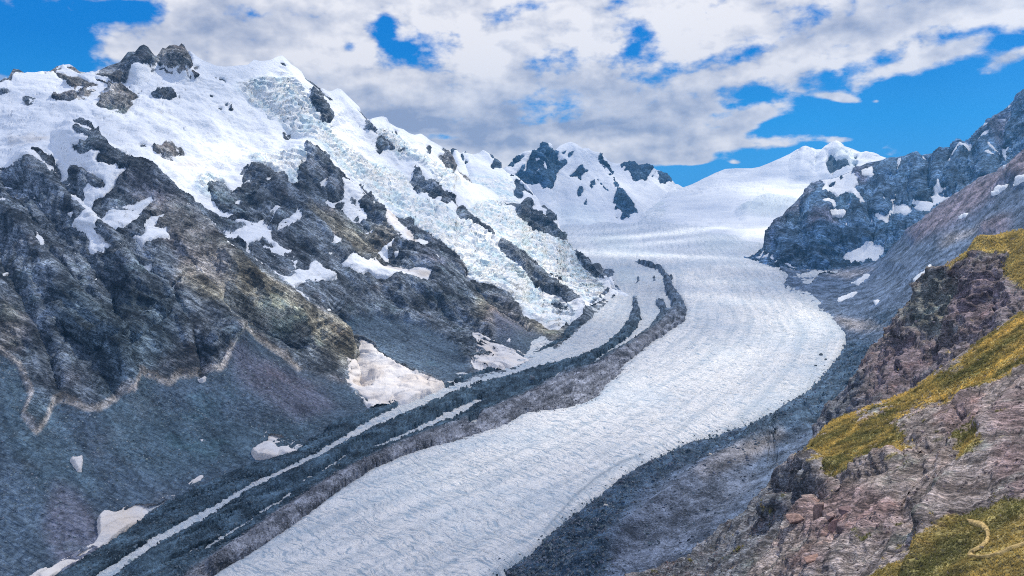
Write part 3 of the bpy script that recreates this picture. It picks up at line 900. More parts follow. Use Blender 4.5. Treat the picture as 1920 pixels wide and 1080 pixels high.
PATCH1 = [[(626, 348), (648, 352), (662, 357), (668, 368), (680, 370), (683, 375), (672, 383), (663, 390), (672, 400), (683, 412), (685, 420), (665, 424), (650, 415), (640, 400), (620, 395), (607, 383),
           (612, 378), (625, 385), (637, 382), (635, 368)],
          [(688, 385), (696, 388), (694, 408), (690, 402)], [(703, 384), (720, 397), (740, 420), (755, 438), (768, 453), (775, 472), (765, 478), (748, 465), (733, 445), (722, 435), (712, 415), (706, 400)],
          [(133, 437), (150, 434), (158, 429), (172, 433), (178, 440), (178, 452), (190, 460), (200, 470), (207, 478), (212, 485), (230, 487), (250, 482), (265, 481), (290, 487), (287, 500), (270, 495),
           (250, 492), (232, 490), (226, 500), (224, 505), (210, 498), (190, 490), (172, 485), (165, 475), (165, 465), (155, 450), (145, 445)],
          [(250, 444), (262, 455), (270, 463), (275, 458), (312, 455), (320, 457), (312, 440), (313, 437), (297, 433), (287, 430), (300, 420), (307, 413), (295, 412), (280, 413), (272, 418), (268, 428), (270, 437), (268, 449), (258, 443)],
          [(240, 515), (245, 523), (265, 527), (283, 521), (300, 521), (310, 525), (320, 527), (335, 521), (342, 518), (344, 528), (330, 533), (320, 530), (316, 535), (320, 540), (307, 543), (302, 548), (285, 542),
           (270, 535), (258, 530), (250, 525)],
          [(-25, 352), (4, 372), (2, 378), (9, 386), (5, 393), (20, 397), (29, 405), (14, 402), (5, 408), (-25, 420)], [(8, 353), (14, 352), (23, 353), (25, 358), (12, 361)],
          [(62, 376), (72, 377), (82, 386), (83, 393), (88, 395), (82, 397), (76, 388)], [(55, 401), (58, 401), (60, 412), (63, 424), (57, 421), (48, 414), (54, 410)], [(45, 365), (50, 364), (49, 369), (45, 370)],
          [(70, 443), (78, 445), (83, 457), (80, 470), (70, 460), (63, 453), (70, 452)], [(65, 438), (73, 437), (73, 442), (67, 443)], [(128, 421), (142, 423), (140, 428), (130, 426)],
          [(135, 471), (139, 471), (146, 477), (142, 477)], [(85, 411), (91, 416), (97, 423), (93, 421)], [(174, 513), (182, 520), (183, 528), (178, 530), (180, 522)], [(88, 472), (93, 473), (90, 476)], [(147, 518), (153, 527), (155, 528), (150, 518)],
          [(363, 432), (375, 434), (400, 430), (412, 435), (425, 440), (443, 438), (455, 432), (463, 430), (455, 424), (445, 420), (437, 414), (450, 413), (460, 415), (465, 420), (485, 418), (492, 415),
           (505, 405), (515, 397), (520, 400), (523, 402), (515, 410), (508, 418), (497, 422), (505, 426), (508, 430), (508, 445), (512, 453), (520, 460), (530, 465), (540, 468), (550, 467), (554, 465),
           (548, 470), (540, 478), (542, 482), (553, 482), (561, 486), (556, 495), (558, 503), (550, 498), (540, 490), (525, 485), (513, 480), (505, 472), (495, 468), (490, 465), (480, 455), (475, 463),
           (468, 462), (462, 463), (467, 472), (469, 480), (465, 484), (458, 478), (460, 470), (450, 462), (445, 455), (432, 457), (420, 460), (413, 460), (400, 450), (385, 447), (372, 442)],
          [(448, 482), (458, 486), (470, 492), (472, 498), (483, 508), (495, 515), (510, 517), (500, 510), (490, 505), (482, 496), (495, 500), (510, 507), (525, 512), (545, 508), (557, 503), (580, 505),
           (582, 492), (592, 490), (600, 497), (605, 505), (615, 512), (625, 515), (635, 523), (620, 525), (605, 527), (580, 527), (570, 530), (560, 538), (552, 540), (550, 550), (558, 555), (568, 565),
           (577, 572), (580, 578), (570, 572), (555, 562), (545, 553), (535, 545), (528, 537), (515, 525), (500, 520), (487, 515), (478, 517), (465, 508), (455, 498), (455, 490)],
          [(403, 478), (415, 480), (425, 490), (435, 496), (445, 502), (453, 510), (445, 508), (435, 502), (420, 495), (412, 488)], [(394, 464), (402, 472), (409, 479), (405, 476)],
          [(428, 484), (440, 488), (452, 496), (460, 502), (452, 500), (438, 494)],
          [(515, 438), (525, 425), (540, 420), (550, 412), (558, 420), (557, 428), (545, 432), (530, 438)], [(338, 405), (343, 405), (350, 415), (352, 420), (345, 415), (340, 408)],
          [(474, 374), (482, 362), (487, 355), (489, 362), (482, 370), (477, 375)], [(433, 380), (443, 382), (450, 378), (451, 389), (445, 388)], [(452, 350), (468, 347), (470, 350), (455, 352)],
          [(497, 350), (502, 355), (500, 360), (496, 357)], [(550, 398), (555, 401), (557, 404), (551, 402)],
          [(622, 502), (632, 505), (642, 502), (648, 493), (658, 497), (670, 503), (680, 507), (693, 498), (705, 493), (720, 500), (740, 505), (755, 510), (765, 517), (780, 515), (793, 520), (803, 528),
           (800, 540), (793, 547), (775, 543), (755, 542), (740, 538), (725, 542), (710, 540), (695, 535), (680, 527), (672, 530), (660, 523), (645, 512)],
          [(700, 482), (715, 475), (727, 473), (735, 465), (743, 462), (735, 475), (728, 480), (728, 495), (740, 502), (743, 510), (735, 508), (722, 500), (712, 490)],
          [(740, 488), (750, 482), (752, 488), (747, 493), (740, 492)], [(770, 470), (775, 462), (790, 463), (800, 462), (797, 472), (785, 478), (775, 477)],
          [(602, 440), (612, 450), (622, 462), (628, 470), (627, 477), (617, 475), (610, 475), (615, 468), (610, 458)], [(680, 443), (692, 440), (700, 440), (695, 445), (685, 448)],
          [(662, 434), (668, 437), (672, 442), (666, 440)], [(584, 425), (592, 430), (590, 431)], [(610, 482), (617, 487), (616, 489), (611, 486)], [(560, 396), (566, 400), (568, 404)],
          [(593, 352), (600, 348), (607, 343), (604, 352), (605, 358), (598, 360), (592, 357)], [(572, 310), (580, 315), (590, 320), (582, 319)], [(598, 325), (604, 330), (603, 333), (597, 328)],
          [(805, 482), (815, 488), (823, 495), (830, 503), (835, 507), (827, 510), (820, 500), (812, 490)],
          [(671, 652), (674, 660), (665, 672), (645, 680), (650, 688), (652, 693), (646, 705), (652, 720), (670, 740), (685, 752), (690, 765), (700, 766), (715, 763), (728, 760), (745, 764), (765, 760), (790, 748), (812, 740),
           (840, 732), (833, 724), (810, 715), (797, 708), (780, 703), (765, 695), (745, 688), (730, 680), (715, 670), (700, 665), (685, 658)],
          [(883, 625), (900, 632), (920, 643), (940, 655), (955, 662), (975, 665), (990, 668), (1000, 670), (985, 680), (965, 688), (945, 694), (925, 697), (905, 697), (890, 692), (880, 672), (895, 668), (890, 655)],
          [(470, 850), (480, 838), (492, 830), (497, 822), (493, 815), (502, 807), (520, 808), (545, 815), (560, 817), (572, 825), (583, 832), (575, 838), (560, 833), (550, 840), (560, 848), (540, 855),
           (525, 850), (522, 862), (500, 863), (480, 862)],
          [(133, 857), (140, 862), (153, 858), (155, 870), (153, 888), (145, 886), (138, 877), (132, 868)], [(349, 910), (365, 897), (375, 892), (384, 892), (375, 902), (355, 909)],
          [(20, 1110), (65, 1080), (90, 1068), (115, 1050), (135, 1043), (150, 1030), (178, 1018), (185, 1003), (183, 990), (182, 972), (195, 965), (213, 968), (225, 957), (245, 943), (257, 937), (280, 938),
           (298, 937), (310, 930), (332, 927), (318, 942), (302, 953), (280, 968), (258, 983), (238, 997), (218, 1010), (203, 1020), (185, 1026), (165, 1042), (135, 1056), (115, 1069), (100, 1084), (80, 1110)],
          [(370, 707), (375, 712), (380, 712), (378, 706), (385, 708), (388, 715), (380, 720), (372, 716)], [(595, 590), (605, 595), (612, 603), (602, 600)], [(0, 518), (6, 505), (9, 508), (6, 517)],
          [(425, 891), (431, 889), (430, 893)], [(946, 652), (958, 651), (955, 655)], [(1010, 646), (1020, 650), (1012, 652)], [(515, 458), (520, 460), (517, 462)], [(566, 425), (570, 428), (572, 432)],
          [(835, 662), (840, 663), (837, 665)], [(375, 824), (383, 822), (380, 828)]]
HOLES1 = [[(484, 456), (492, 453), (503, 460), (515, 463), (508, 468), (500, 466), (490, 463)], [(493, 420), (500, 411), (514, 404), (509, 412), (502, 421), (498, 426)], [(459, 417), (475, 415), (483, 419), (472, 421)], [(468, 423), (474, 425), (470, 428)],
          [(482, 495), (495, 502), (508, 512), (508, 517), (498, 512), (488, 504)], [(648, 381), (655, 383), (661, 390), (655, 391)], [(665, 412), (670, 415), (670, 421), (661, 418)],
          [(625, 387), (640, 388), (640, 395), (632, 398)], [(640, 555), (646, 560), (642, 562)], [(513, 832), (540, 824), (555, 828), (535, 838), (520, 842)]]
M1 = mask(SNOWA, ROCKS1, PATCH1, HOLES1, blur=1, passes=2)
ICE1 = mask([[(800, 440), (830, 425), (870, 425), (905, 447), (930, 470), (945, 495), (985, 530), (1010, 553), (1050, 575), (1090, 598), (1040, 625), (960, 575), (905, 540), (870, 510), (845, 482), (795, 450)],
             [(870, 400), (900, 385), (945, 385), (970, 410), (1010, 443), (1050, 463), (1100, 515), (1140, 545), (1110, 570), (1080, 572), (1040, 545), (1000, 512), (975, 488), (930, 465), (890, 435), (868, 412)],
             [(490, 150), (540, 150), (570, 190), (600, 240), (680, 300), (760, 330), (770, 370), (830, 400), (850, 420), (820, 460), (760, 420), (700, 370), (640, 330), (600, 290), (560, 250), (500, 210), (430, 160)],
             [(460, 285), (520, 300), (560, 290), (575, 315), (555, 350), (510, 330), (470, 325)], [(700, 250), (740, 260), (800, 300), (860, 345), (850, 355), (780, 320), (720, 285)],
             [(360, 345), (395, 330), (430, 350), (400, 365), (380, 360)]], blur=9, passes=2)
DIRT1 = mask([[(690, 492), (720, 495), (780, 512), (805, 530), (800, 545), (775, 540), (745, 520), (710, 510), (690, 500)], [(883, 625), (1000, 668), (985, 680), (945, 694), (905, 697), (880, 672)],
              [(470, 800), (590, 800), (590, 870), (460, 870)], [(130, 855), (156, 855), (156, 890), (130, 890)], [(1000, 548), (1030, 560), (1090, 590), (1080, 604), (1040, 590), (1010, 572)],
              [(1030, 500), (1080, 520), (1150, 548), (1120, 570), (1080, 570), (1040, 540), (1020, 520)], [(640, 650), (680, 650), (840, 715), (840, 740), (650, 780)],
              [(0, 1110), (20, 1040), (180, 960), (340, 920), (330, 960), (100, 1110)], [(345, 890), (390, 888), (380, 910), (345, 912)],
              [(700, 410), (720, 402), (775, 450), (780, 480), (750, 470)], [(300, 320), (340, 305), (360, 305), (345, 316)], [(335, 312), (380, 302), (395, 306), (350, 316)],
              [(15, 262), (40, 262), (60, 256), (95, 255), (95, 270), (60, 275), (20, 275)], [(990, 610), (1045, 600), (1060, 625), (1010, 625)]], blur=4, passes=2)
TAL1 = mask([[(-170, 660), (0, 660), (35, 690), (55, 740), (40, 780), (68, 808), (84, 790), (98, 757), (115, 750), (140, 758), (165, 768), (185, 767), (210, 752), (230, 737), (250, 735), (257, 710), (258, 700),
              (270, 702), (290, 705), (305, 715), (318, 718), (335, 702), (355, 703), (370, 700), (385, 690), (410, 692), (420, 685), (425, 665), (430, 650), (445, 635), (460, 627), (475, 628), (500, 645),
              (530, 665), (560, 690), (590, 705), (620, 715), (650, 722), (690, 765), (720, 800), (720, 1200), (-170, 1220)],
             [(640, 600), (700, 592), (790, 612), (850, 645), (880, 690), (870, 740), (840, 745), (830, 715), (760, 690), (700, 660), (660, 640)],
             [(920, 610), (980, 615), (1040, 640), (1040, 700), (960, 690), (930, 650)]], blur=3, passes=2)
BENCH1 = np.clip(tents([([(-60, 662), (0, 655), (35, 685), (57, 740), (42, 782), (68, 812), (86, 790), (98, 757)], 1.0, 6),
                        ([(98, 757), (115, 750), (140, 758), (165, 768), (185, 767), (210, 752), (230, 737), (250, 735), (257, 710), (258, 700), (270, 702), (290, 705), (305, 715), (318, 718), (335, 702),
                          (355, 703), (370, 700), (385, 690), (410, 692), (420, 685), (425, 665), (430, 650), (445, 635), (460, 627), (475, 628), (500, 645), (530, 665), (560, 690)], 1.0, 8)]) * 1.3, 0, 1)
TANLIT1 = mask([[(345, 478), (400, 495), (440, 520), (490, 545), (540, 585), (600, 612), (665, 645), (665, 690), (640, 690), (590, 650), (540, 630), (480, 605), (430, 575), (380, 560), (340, 520)],
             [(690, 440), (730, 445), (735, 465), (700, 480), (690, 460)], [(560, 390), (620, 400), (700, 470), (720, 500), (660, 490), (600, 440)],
             [(880, 560), (960, 590), (1000, 620), (940, 640), (890, 610)], [(1000, 600), (1060, 610), (1050, 640), (950, 640)]], blur=9, passes=2)  # pale tan rock, with a patch of sunlight painted into its colour
BRN1 = mask([[(90, 100), (260, 150), (270, 200), (230, 215), (90, 200)], [(280, 75), (370, 75), (370, 150), (300, 150)], [(280, 260), (345, 260), (345, 300), (280, 300)], [(250, 380), (330, 400), (430, 500), (400, 520), (300, 450)], [(820, 270), (900, 350), (830, 340)], [(700, 440), (740, 445), (735, 480), (690, 480)], [(0, 560), (50, 590), (40, 660), (0, 660)]], blur=7, passes=2)
GRN1 = mask([[(100, 560), (230, 560), (310, 570), (330, 640), (300, 700), (180, 690), (120, 640)], [(180, 700), (260, 680), (300, 760), (480, 800), (560, 790), (650, 780), (500, 860), (300, 900), (200, 850)],
             [(0, 680), (100, 760), (180, 900), (160, 1000), (60, 900), (0, 820)]], blur=14, passes=2)
PUR1 = mask([[(100, 900), (150, 920), (200, 1000), (240, 1060), (120, 1080), (80, 1000)], [(420, 640), (560, 700), (640, 760), (560, 790), (450, 720)], [(300, 440), (420, 500), (440, 560), (360, 520)],
             [(200, 330), (300, 380), (340, 430), (280, 400)], [(0, 560), (60, 600), (50, 660), (0, 650)], [(940, 570), (1010, 620), (950, 650), (900, 620)], [(780, 480), (840, 500), (800, 520)]], blur=10, passes=2)


def rock_relief(S, k=1.0, fall=(0.75, -0.66)):
    """ribs down the slope, cracks and ledges, sized by the distance"""
    P = S.P
    fx, fy = fall
    A = np.stack([(P[..., 0] * fx + P[..., 1] * fy) / 5.5, (P[..., 0] * -fy + P[..., 1] * fx), P[..., 2] * 0.45], -1)
    big = fbm(A, 190.0, 3, 0.5, ridged=True, seed=1) * 34
    med = fbm(A * np.array([2.2, 1, 1.4]), 75.0, 3, 0.55, ridged=True, seed=2) * 13
    small = fbm(P, 19.0, 3, 0.65, ridged=True, seed=3) * 7.5
    n = np.array([0.35, -0.45, 0.82])
    h = (P @ n) + fbm(P, 220, 2, seed=5) * 26
    sh = h / 21.0
    saw = (sh - np.floor(sh))
    strata = (np.abs(saw - 0.5) * 2) ** 0.6 * 9.0
    return (big + med) * k, (small + strata - 3) * k


m1 = L1.at(M1)
M1W = M1.copy()
for _ in range(2): M1W = box(M1W, 9)
m1 = flecks(L1, m1, M1W * 0.8)
fan_ = look(mask([[(870, 610), (1010, 655), (1010, 690), (900, 705), (870, 690)]], blur=4), L1.px, L1.py)
fq_ = np.stack([(L1.P[..., 0] * .75 - L1.P[..., 1] * .66) / 5, (L1.P[..., 0] * .66 + L1.P[..., 1] * .75), L1.P[..., 2] * 0.1], -1)
m1 = m1 * (1 - fan_ * smooth(fbm(fq_, 34.0, 4, 0.7, seed=401), 0.0, 0.22) * 0.9)
ice1 = look(ICE1, L1.px, L1.py)
ice1 = np.clip(smooth(ice1 + fbm(L1.P, 330.0, 4, 0.6, seed=40) * 0.75 * np.clip(ice1 * 4, 0, 1), 0.12, 0.75), 0, 1)
tal1 = L1.at(TAL1)
fd = L1.fade()
low1 = fbm(L1.P, 420.0, 3, 0.5, seed=9) * 26 * (1 - smooth(tal1, 0, 1) * 0.8)
dist_k = np.clip(L1.Y / 3500.0, 0.55, 1.7)
bm1, sm1 = rock_relief(L1, 1.0)
kk1 = dist_k * (1 - tal1) * (1 - 0.75 * smooth(m1, 0.55, 1.0)) * (1 - 0.55 * smooth(m1, 0.05, 0.5))
bm1 = bm1 * kk1
tal_rough = fbm(L1.P, 90, 3, 0.5, seed=12) * 5 + fbm(L1.P, 14.0, 3, 0.65, seed=13) * 1.6
A_ = np.stack([(L1.P[..., 0] * .75 - L1.P[..., 1] * .66) / 9, (L1.P[..., 0] * .66 + L1.P[..., 1] * .75), L1.P[..., 2] * 0.1], -1)
tal_rough = tal_rough + fbm(A_, 60, 3, 0.55, seed=14) * 5
rough1 = bm1 + (sm1 - 2.0) * dist_k * (1 - tal1) * (1 - 0.75 * smooth(m1, 0.2, 0.75)) + tal_rough * tal1 * (1 - smooth(m1, 0.3, 0.6))
BASEP = [(20, 1135), (65, 1112), (100, 1092), (165, 1050), (203, 1028), (258, 990), (302, 960), (335, 938), (480, 874), (525, 864), (560, 852), (600, 820), (640, 792), (720, 764), (765, 756), (835, 722), (960, 692), (1050, 644), (1100, 603), (1160, 549), (1195, 560)]
sink1 = smooth(L1.py - interp_pts(BASEP, L1.cols)[None] + fbm(np.stack([L1.px / 9, L1.py / 9, 0 * L1.px], -1), 1.0, 2) * 3, -1.0, 16.0) * 55
nearbase = smooth(interp_pts(BASEP, L1.cols)[None] - L1.py, 0, 70)
low1 = low1 * nearbase
disp_rock1 = (low1 + rough1 * (0.25 + 0.75 * nearbase)) * fd - sink1
thick = 3.2 * L1.mpp
nz = fbm(L1.P * np.array([1, 1, 1.6]), 230.0, 4, 0.5, seed=20) * 44
warpP = L1.P + (fbm(L1.P, 130.0, 3, seed=41) * 45)[..., None]
terr = L1.P[..., 2] / 34.0 + fbm(L1.P, 240.0, 3, seed=43) * 4.0
terr = (terr - np.floor(terr))
lob = (1 - terr) ** 1.5                                  # overlapping lips of ice, one below another
ser = fbm(warpP, 78.0, 3, 0.6, ridged=True, seed=21) * 19 + fbm(warpP, 20.0, 2, 0.6, ridged=True, seed=22) * 4.0 + lob * 18
soft = lob * 5.0 * smooth(fbm(L1.P, 500.0, 2, seed=44), -0.15, 0.25)
crev = -smooth(fbm(np.stack([L1.P[..., 0] * 0.25 + L1.P[..., 1] * 0.2, L1.P[..., 1] * 0.25 - L1.P[..., 0] * 0.1, L1.P[..., 2] * 1.2], -1), 42.0, 2, 0.5, ridged=True, seed=23), 0.80, 1.0) * 8
disp_snow1 = (low1 + bm1 + (m1 - 0.5) * 2 * thick + (nz + soft + crev) * smooth(m1, .6, 1) * (1 - ice1 * 0.6) + ser * ice1 * smooth(m1, .5, .9) * np.clip(L1.Y / 4500, .7, 1.4)) * fd
disp_snow1 = disp_snow1 + (1 - fd) * (m1 - 0.5) * 2 * thick - sink1

col1 = L1.paint((0.185, 0.225, 0.275), [(TANLIT1, (0.46, 0.44, 0.35), 0.85), (TAL1, (0.100, 0.150, 0.210), 0.95), (GRN1, (0.105, 0.175, 0.220), 0.5), (PUR1, (0.180, 0.175, 0.235), 0.6), (BRN1, (0.27, 0.265, 0.25), 0.75),
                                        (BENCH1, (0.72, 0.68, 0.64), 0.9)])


def streaks(S, tal, fall, seed, lo=0.55, hi=1.55):
    """colour of the rock itself: pale and dark beds, stains down the fall line"""
    P = S.P
    fx, fy = fall
    A = np.stack([(P[..., 0] * fx + P[..., 1] * fy) / 8.0, (P[..., 0] * -fy + P[..., 1] * fx), P[..., 2] * 0.12], -1)
    k = np.clip(S.Y / 3200.0, 0.6, 3.0)
    st = fbm(A, 55.0, 4, 0.62, seed=seed)
    h = (P @ np.array([0.35, -0.45, 0.82])) + fbm(P, 220, 2, seed=5) * 26
    Bd = np.stack([P[..., 0] / 9, P[..., 1] / 9, h], -1)
    be = fbm(Bd, 24.0, 4, 0.62, seed=seed + 1)
    sp = fbm(P, 15.0, 3, 0.75, seed=seed + 2)
    v = st * 0.40 + be * 1.05 * (1 - tal) + sp * 0.55
    return (lo + (hi - lo) * smooth(v, -0.42, 0.48))[..., None]


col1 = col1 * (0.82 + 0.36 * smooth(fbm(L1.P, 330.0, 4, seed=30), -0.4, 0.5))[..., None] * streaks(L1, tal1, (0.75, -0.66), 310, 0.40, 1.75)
V1 = L1.mesh(disp_rock1)
F1 = grid_faces(V1.shape[0], L1.nc)
keep = np.ones((V1.shape[0] - 1, L1.nc - 1), bool)
solid = (m1 > 0.97)
solid = ~edge_dilate(edge_dilate(~solid))
keep[:L1.nr - 1] = ~(solid[:-1, :-1] & solid[1:, 1:] & solid[1:, :-1] & solid[:-1, 1:])
keep[L1.nr - 4:L1.nr - 1] = True
F1 = grid_faces(V1.shape[0], L1.nc, keep)
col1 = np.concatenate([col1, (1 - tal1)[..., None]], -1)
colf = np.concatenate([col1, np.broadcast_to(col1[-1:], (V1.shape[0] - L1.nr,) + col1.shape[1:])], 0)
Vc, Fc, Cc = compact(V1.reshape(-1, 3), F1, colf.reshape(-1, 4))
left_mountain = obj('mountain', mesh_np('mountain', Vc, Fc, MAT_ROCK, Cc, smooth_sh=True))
label(left_mountain, "long dark mountain side with snowfields and icefalls rising left of the glacier", "mountain")
dirtn = smooth(fbm(L1.P * np.array([0.3, 0.3, 1.0]), 40.0, 3, seed=33), -0.25, 0.45)
sc = np.empty(L1.P.shape); sc[:] = SNOW
sc = sc * (1 - ice1[..., None] * 0.75) + ICE * ice1[..., None] * 0.75
dd = (look(DIRT1, L1.px, L1.py) * (0.25 + 0.75 * dirtn))[..., None] * 0.85
sc = sc * (1 - dd) + DIRTY * dd
lowsn = smooth(L1.py, 560, 700)[..., None] * 0.5
sc = sc * (1 - lowsn) + np.array([0.66, 0.61, 0.58]) * lowsn
snow_children(L1, left_mountain, m1, disp_snow1, sc, MAT_SNOW, ice=ice1)

# ================================================================== FAR LEFT PEAKS WITH THE UPPER ICEFALL
TOP2 = [(815, 300), (835, 298), (845, 295), (852, 282), (856, 287), (865, 287), (872, 283), (875, 287), (888, 290), (898, 287), (905, 283), (912, 288), (925, 299), (935, 309), (943, 317), (950, 323),
        (965, 332), (985, 350), (1000, 371), (1015, 390), (1030, 402)]
BOT2 = [(815, 340), (900, 400), (960, 420), (1030, 430)]
L2 = Slope(815, 1030, 1.6, TOP2, BOT2, [(850, 284, 9300), (905, 284, 9400), (943, 317, 9000), (985, 350, 8500), (1012, 388, 8200), (900, 345, 8200), (950, 370, 7900), (1000, 410, 7900), (860, 370, 7800)],
           [([(852, 283), (860, 310)], 40, 8), ([(905, 284), (930, 310)], 40, 10), ([(870, 300), (880, 330)], -25, 8), ([(965, 333), (990, 360), (1005, 380)], 30, 10)])
ROCKS2 = [[(847, 296), (852, 281), (856, 284), (850, 297)], [(861, 290), (867, 292), (869, 300), (866, 304)], [(871, 305), (876, 300), (877, 306), (873, 308)], [(871, 289), (873, 282), (878, 288)],
          [(911, 287), (918, 289), (923, 297), (930, 304), (938, 312), (943, 317), (935, 318), (928, 315), (925, 320), (920, 315), (928, 308), (920, 300), (914, 292)],
          [(962, 342), (968, 339), (978, 348), (984, 356), (990, 362), (1000, 371), (995, 370), (985, 360), (978, 362), (980, 372), (972, 375), (962, 368), (962, 362), (967, 355)],
          [(952, 329), (960, 330), (966, 336), (958, 333)]]
m2 = L2.at(mask([[(700, 200), (1100, 200), (1100, 500), (700, 500)]], ROCKS2, blur=1, passes=1))
ice2 = look(mask([[(880, 330), (950, 335), (975, 345), (962, 370), (975, 390), (940, 400), (890, 370)]], blur=5), L2.px, L2.py)
low2 = fbm(L2.P, 500.0, 3, seed=51) * 18
def sink(S, left=False):
    t = np.linspace(0, 1, S.nr)[:, None]
    a = (1 - smooth(t, 0.0, 0.16)) * np.ones_like(S.px)
    if left:
        a = np.maximum(a, 1 - smooth(S.px - S.cols[0], 0, 45) * np.ones_like(S.px))
    return a * 70


def rr(S, k, m, fall=(0.75, -0.66)):
    a, b = rock_relief(S, k, fall)
    a = a * (1 - 0.75 * smooth(m, .55, 1)) * (1 - 0.5 * smooth(m, .05, .5))
    return a, a + (b - 2.0) * (1 - 0.75 * smooth(m, .2, .75))


bm2, rl2 = rr(L2, 1.2, m2)
dr2 = (low2 + rl2) * L2.fade()
V2_ = L2.mesh(dr2)
far_left = obj('peak', mesh_np('peak', V2_.reshape(-1, 3), grid_faces(V2_.shape[0], L2.nc), MAT_FARROCK, np.array([0.10, 0.15, 0.22]) * np.ones((V2_.shape[0] * L2.nc, 3))))
label(far_left, "low snowy ridge with small rock teeth between the left massif and the dark pyramid", "peak")
s2 = np.empty(L2.P.shape); s2[:] = SNOW
s2 = s2 * (1 - ice2[..., None] * .7) + ICE * ice2[..., None] * .7
ds2 = (low2 + bm2 + (m2 - .5) * 6 * L2.mpp + fbm(L2.P, 140, 3, seed=52) * 10 * (1 - ice2) + (fbm(L2.P, 70, 3, .6, True, 53) * 16 + fbm(L2.P, 25, 2, .6, True, 54) * 7) * ice2) * L2.fade()
snow_children(L2, far_left, m2, ds2, s2, MAT_SNOW, ice=ice2)

# ================================================================== CENTRAL PEAKS
TOP3 = [(915, 340), (930, 330), (947, 318), (960, 305), (975, 290), (985, 284), (1000, 281), (1008, 280), (1013, 278), (1018, 273), (1021, 275), (1025, 271), (1032, 278), (1040, 283), (1050, 273), (1062, 268),
        (1070, 266), (1078, 269), (1087, 278), (1091, 280), (1097, 277), (1103, 283), (1108, 286), (1120, 288), (1132, 294), (1136, 298), (1145, 304), (1157, 307), (1160, 305), (1165, 307), (1170, 304),
        (1185, 305), (1195, 309), (1205, 308), (1215, 313), (1222, 318), (1235, 322), (1245, 328), (1255, 336), (1265, 345), (1280, 352), (1300, 358)]
BOT3 = [(915, 380), (960, 400), (1000, 440), (1050, 470), (1120, 470), (1200, 440), (1280, 385), (1300, 375)]
CT3 = [(947, 318, 9800), (1018, 274, 10300), (1070, 266, 11300), (1097, 278, 10900), (1160, 305, 11900), (1205, 308, 12100), (1250, 332, 12300), (1280, 352, 12600),
       (980, 360, 9300), (1030, 360, 9500), (1000, 320, 9900), (1090, 350, 10300), (1125, 345, 10500), (1160, 380, 9700), (1190, 410, 9000), (1050, 430, 8500), (1110, 420, 8900), (1210, 350, 11300),
       (1240, 370, 10900), (1100, 460, 7700), (1000, 420, 8300)]
RG3 = [([(1018, 274), (1010, 310), (1020, 365)], 90, 22), ([(1018, 274), (1050, 290), (1062, 308)], 40, 12), ([(1097, 278), (1115, 300), (1140, 335), (1158, 365), (1190, 410)], 80, 24),
       ([(985, 285), (960, 310), (950, 330)], 30, 14), ([(1070, 267), (1080, 300), (1088, 350)], 40, 18), ([(1045, 300), (1050, 350), (1055, 400)], -60, 24), ([(1180, 306), (1195, 345)], 50, 16),
       ([(1210, 312), (1250, 345)], 50, 14), ([(1145, 310), (1160, 350)], -50, 18), ([(1000, 282), (985, 330)], -30, 10)]
L3 = Slope(915, 1300, 1.5, TOP3, BOT3, CT3, RG3)
ROCKS3 = [[(963, 335), (968, 326), (985, 309), (998, 293), (1008, 283), (1013, 276), (1018, 271), (1021, 284), (1028, 285), (1035, 288), (1040, 280), (1045, 288), (1049, 300), (1060, 302), (1062, 308), (1055, 317), (1045, 322),
           (1040, 330), (1042, 335), (1035, 345), (1033, 355), (1027, 365), (1015, 364), (1013, 358), (1010, 350), (1000, 350), (985, 345), (972, 340)],
          [(972, 298), (978, 294), (982, 297), (975, 305), (966, 310), (960, 317), (950, 319), (960, 306)], [(985, 283), (1000, 280), (1006, 282), (1000, 284), (988, 286)],
          [(1066, 333), (1075, 325), (1083, 316), (1090, 317), (1095, 322), (1103, 322), (1095, 326), (1087, 332), (1085, 343), (1080, 333), (1072, 334)], [(1082, 357), (1090, 355), (1092, 362), (1086, 372), (1082, 368)],
          [(1103, 345), (1112, 340), (1117, 350), (1110, 358), (1103, 353)], [(1050, 290), (1060, 284), (1063, 286), (1055, 292)], [(1065, 295), (1068, 287), (1075, 290), (1070, 296)],
          [(1112, 296), (1118, 298), (1126, 313), (1137, 328), (1145, 338), (1137, 338), (1128, 326), (1118, 311)], [(1144, 339), (1152, 347), (1159, 362), (1152, 361), (1147, 350)], [(1115, 333), (1125, 345), (1140, 362), (1144, 367), (1132, 357), (1120, 342)],
          [(1158, 364), (1168, 370), (1175, 382), (1185, 395), (1193, 411), (1185, 408), (1180, 410), (1178, 416), (1165, 412), (1168, 405), (1162, 398), (1155, 398), (1155, 388), (1149, 385), (1155, 372)],
          [(1154, 407), (1160, 410), (1156, 412)], [(1163, 310), (1168, 303), (1180, 303), (1188, 307), (1195, 307), (1203, 306), (1215, 311), (1223, 320), (1220, 324), (1213, 333), (1210, 342), (1200, 343), (1191, 347),
           (1183, 340), (1180, 330), (1178, 322), (1170, 322), (1176, 312), (1165, 317)],
          [(1228, 320), (1232, 327), (1243, 331), (1250, 335), (1260, 342), (1253, 345), (1245, 347), (1235, 348), (1233, 340), (1230, 330)], [(1217, 341), (1225, 328), (1229, 327), (1222, 335)],
          [(1133, 305), (1140, 309), (1137, 313)], [(1097, 378), (1101, 380), (1100, 386), (1097, 384)], [(1082, 428), (1090, 433), (1087, 436)], [(1092, 440), (1096, 441), (1094, 444)], [(1020, 402), (1043, 408), (1040, 420), (1030, 422)], [(1044, 420), (1047, 422), (1045, 426)]]
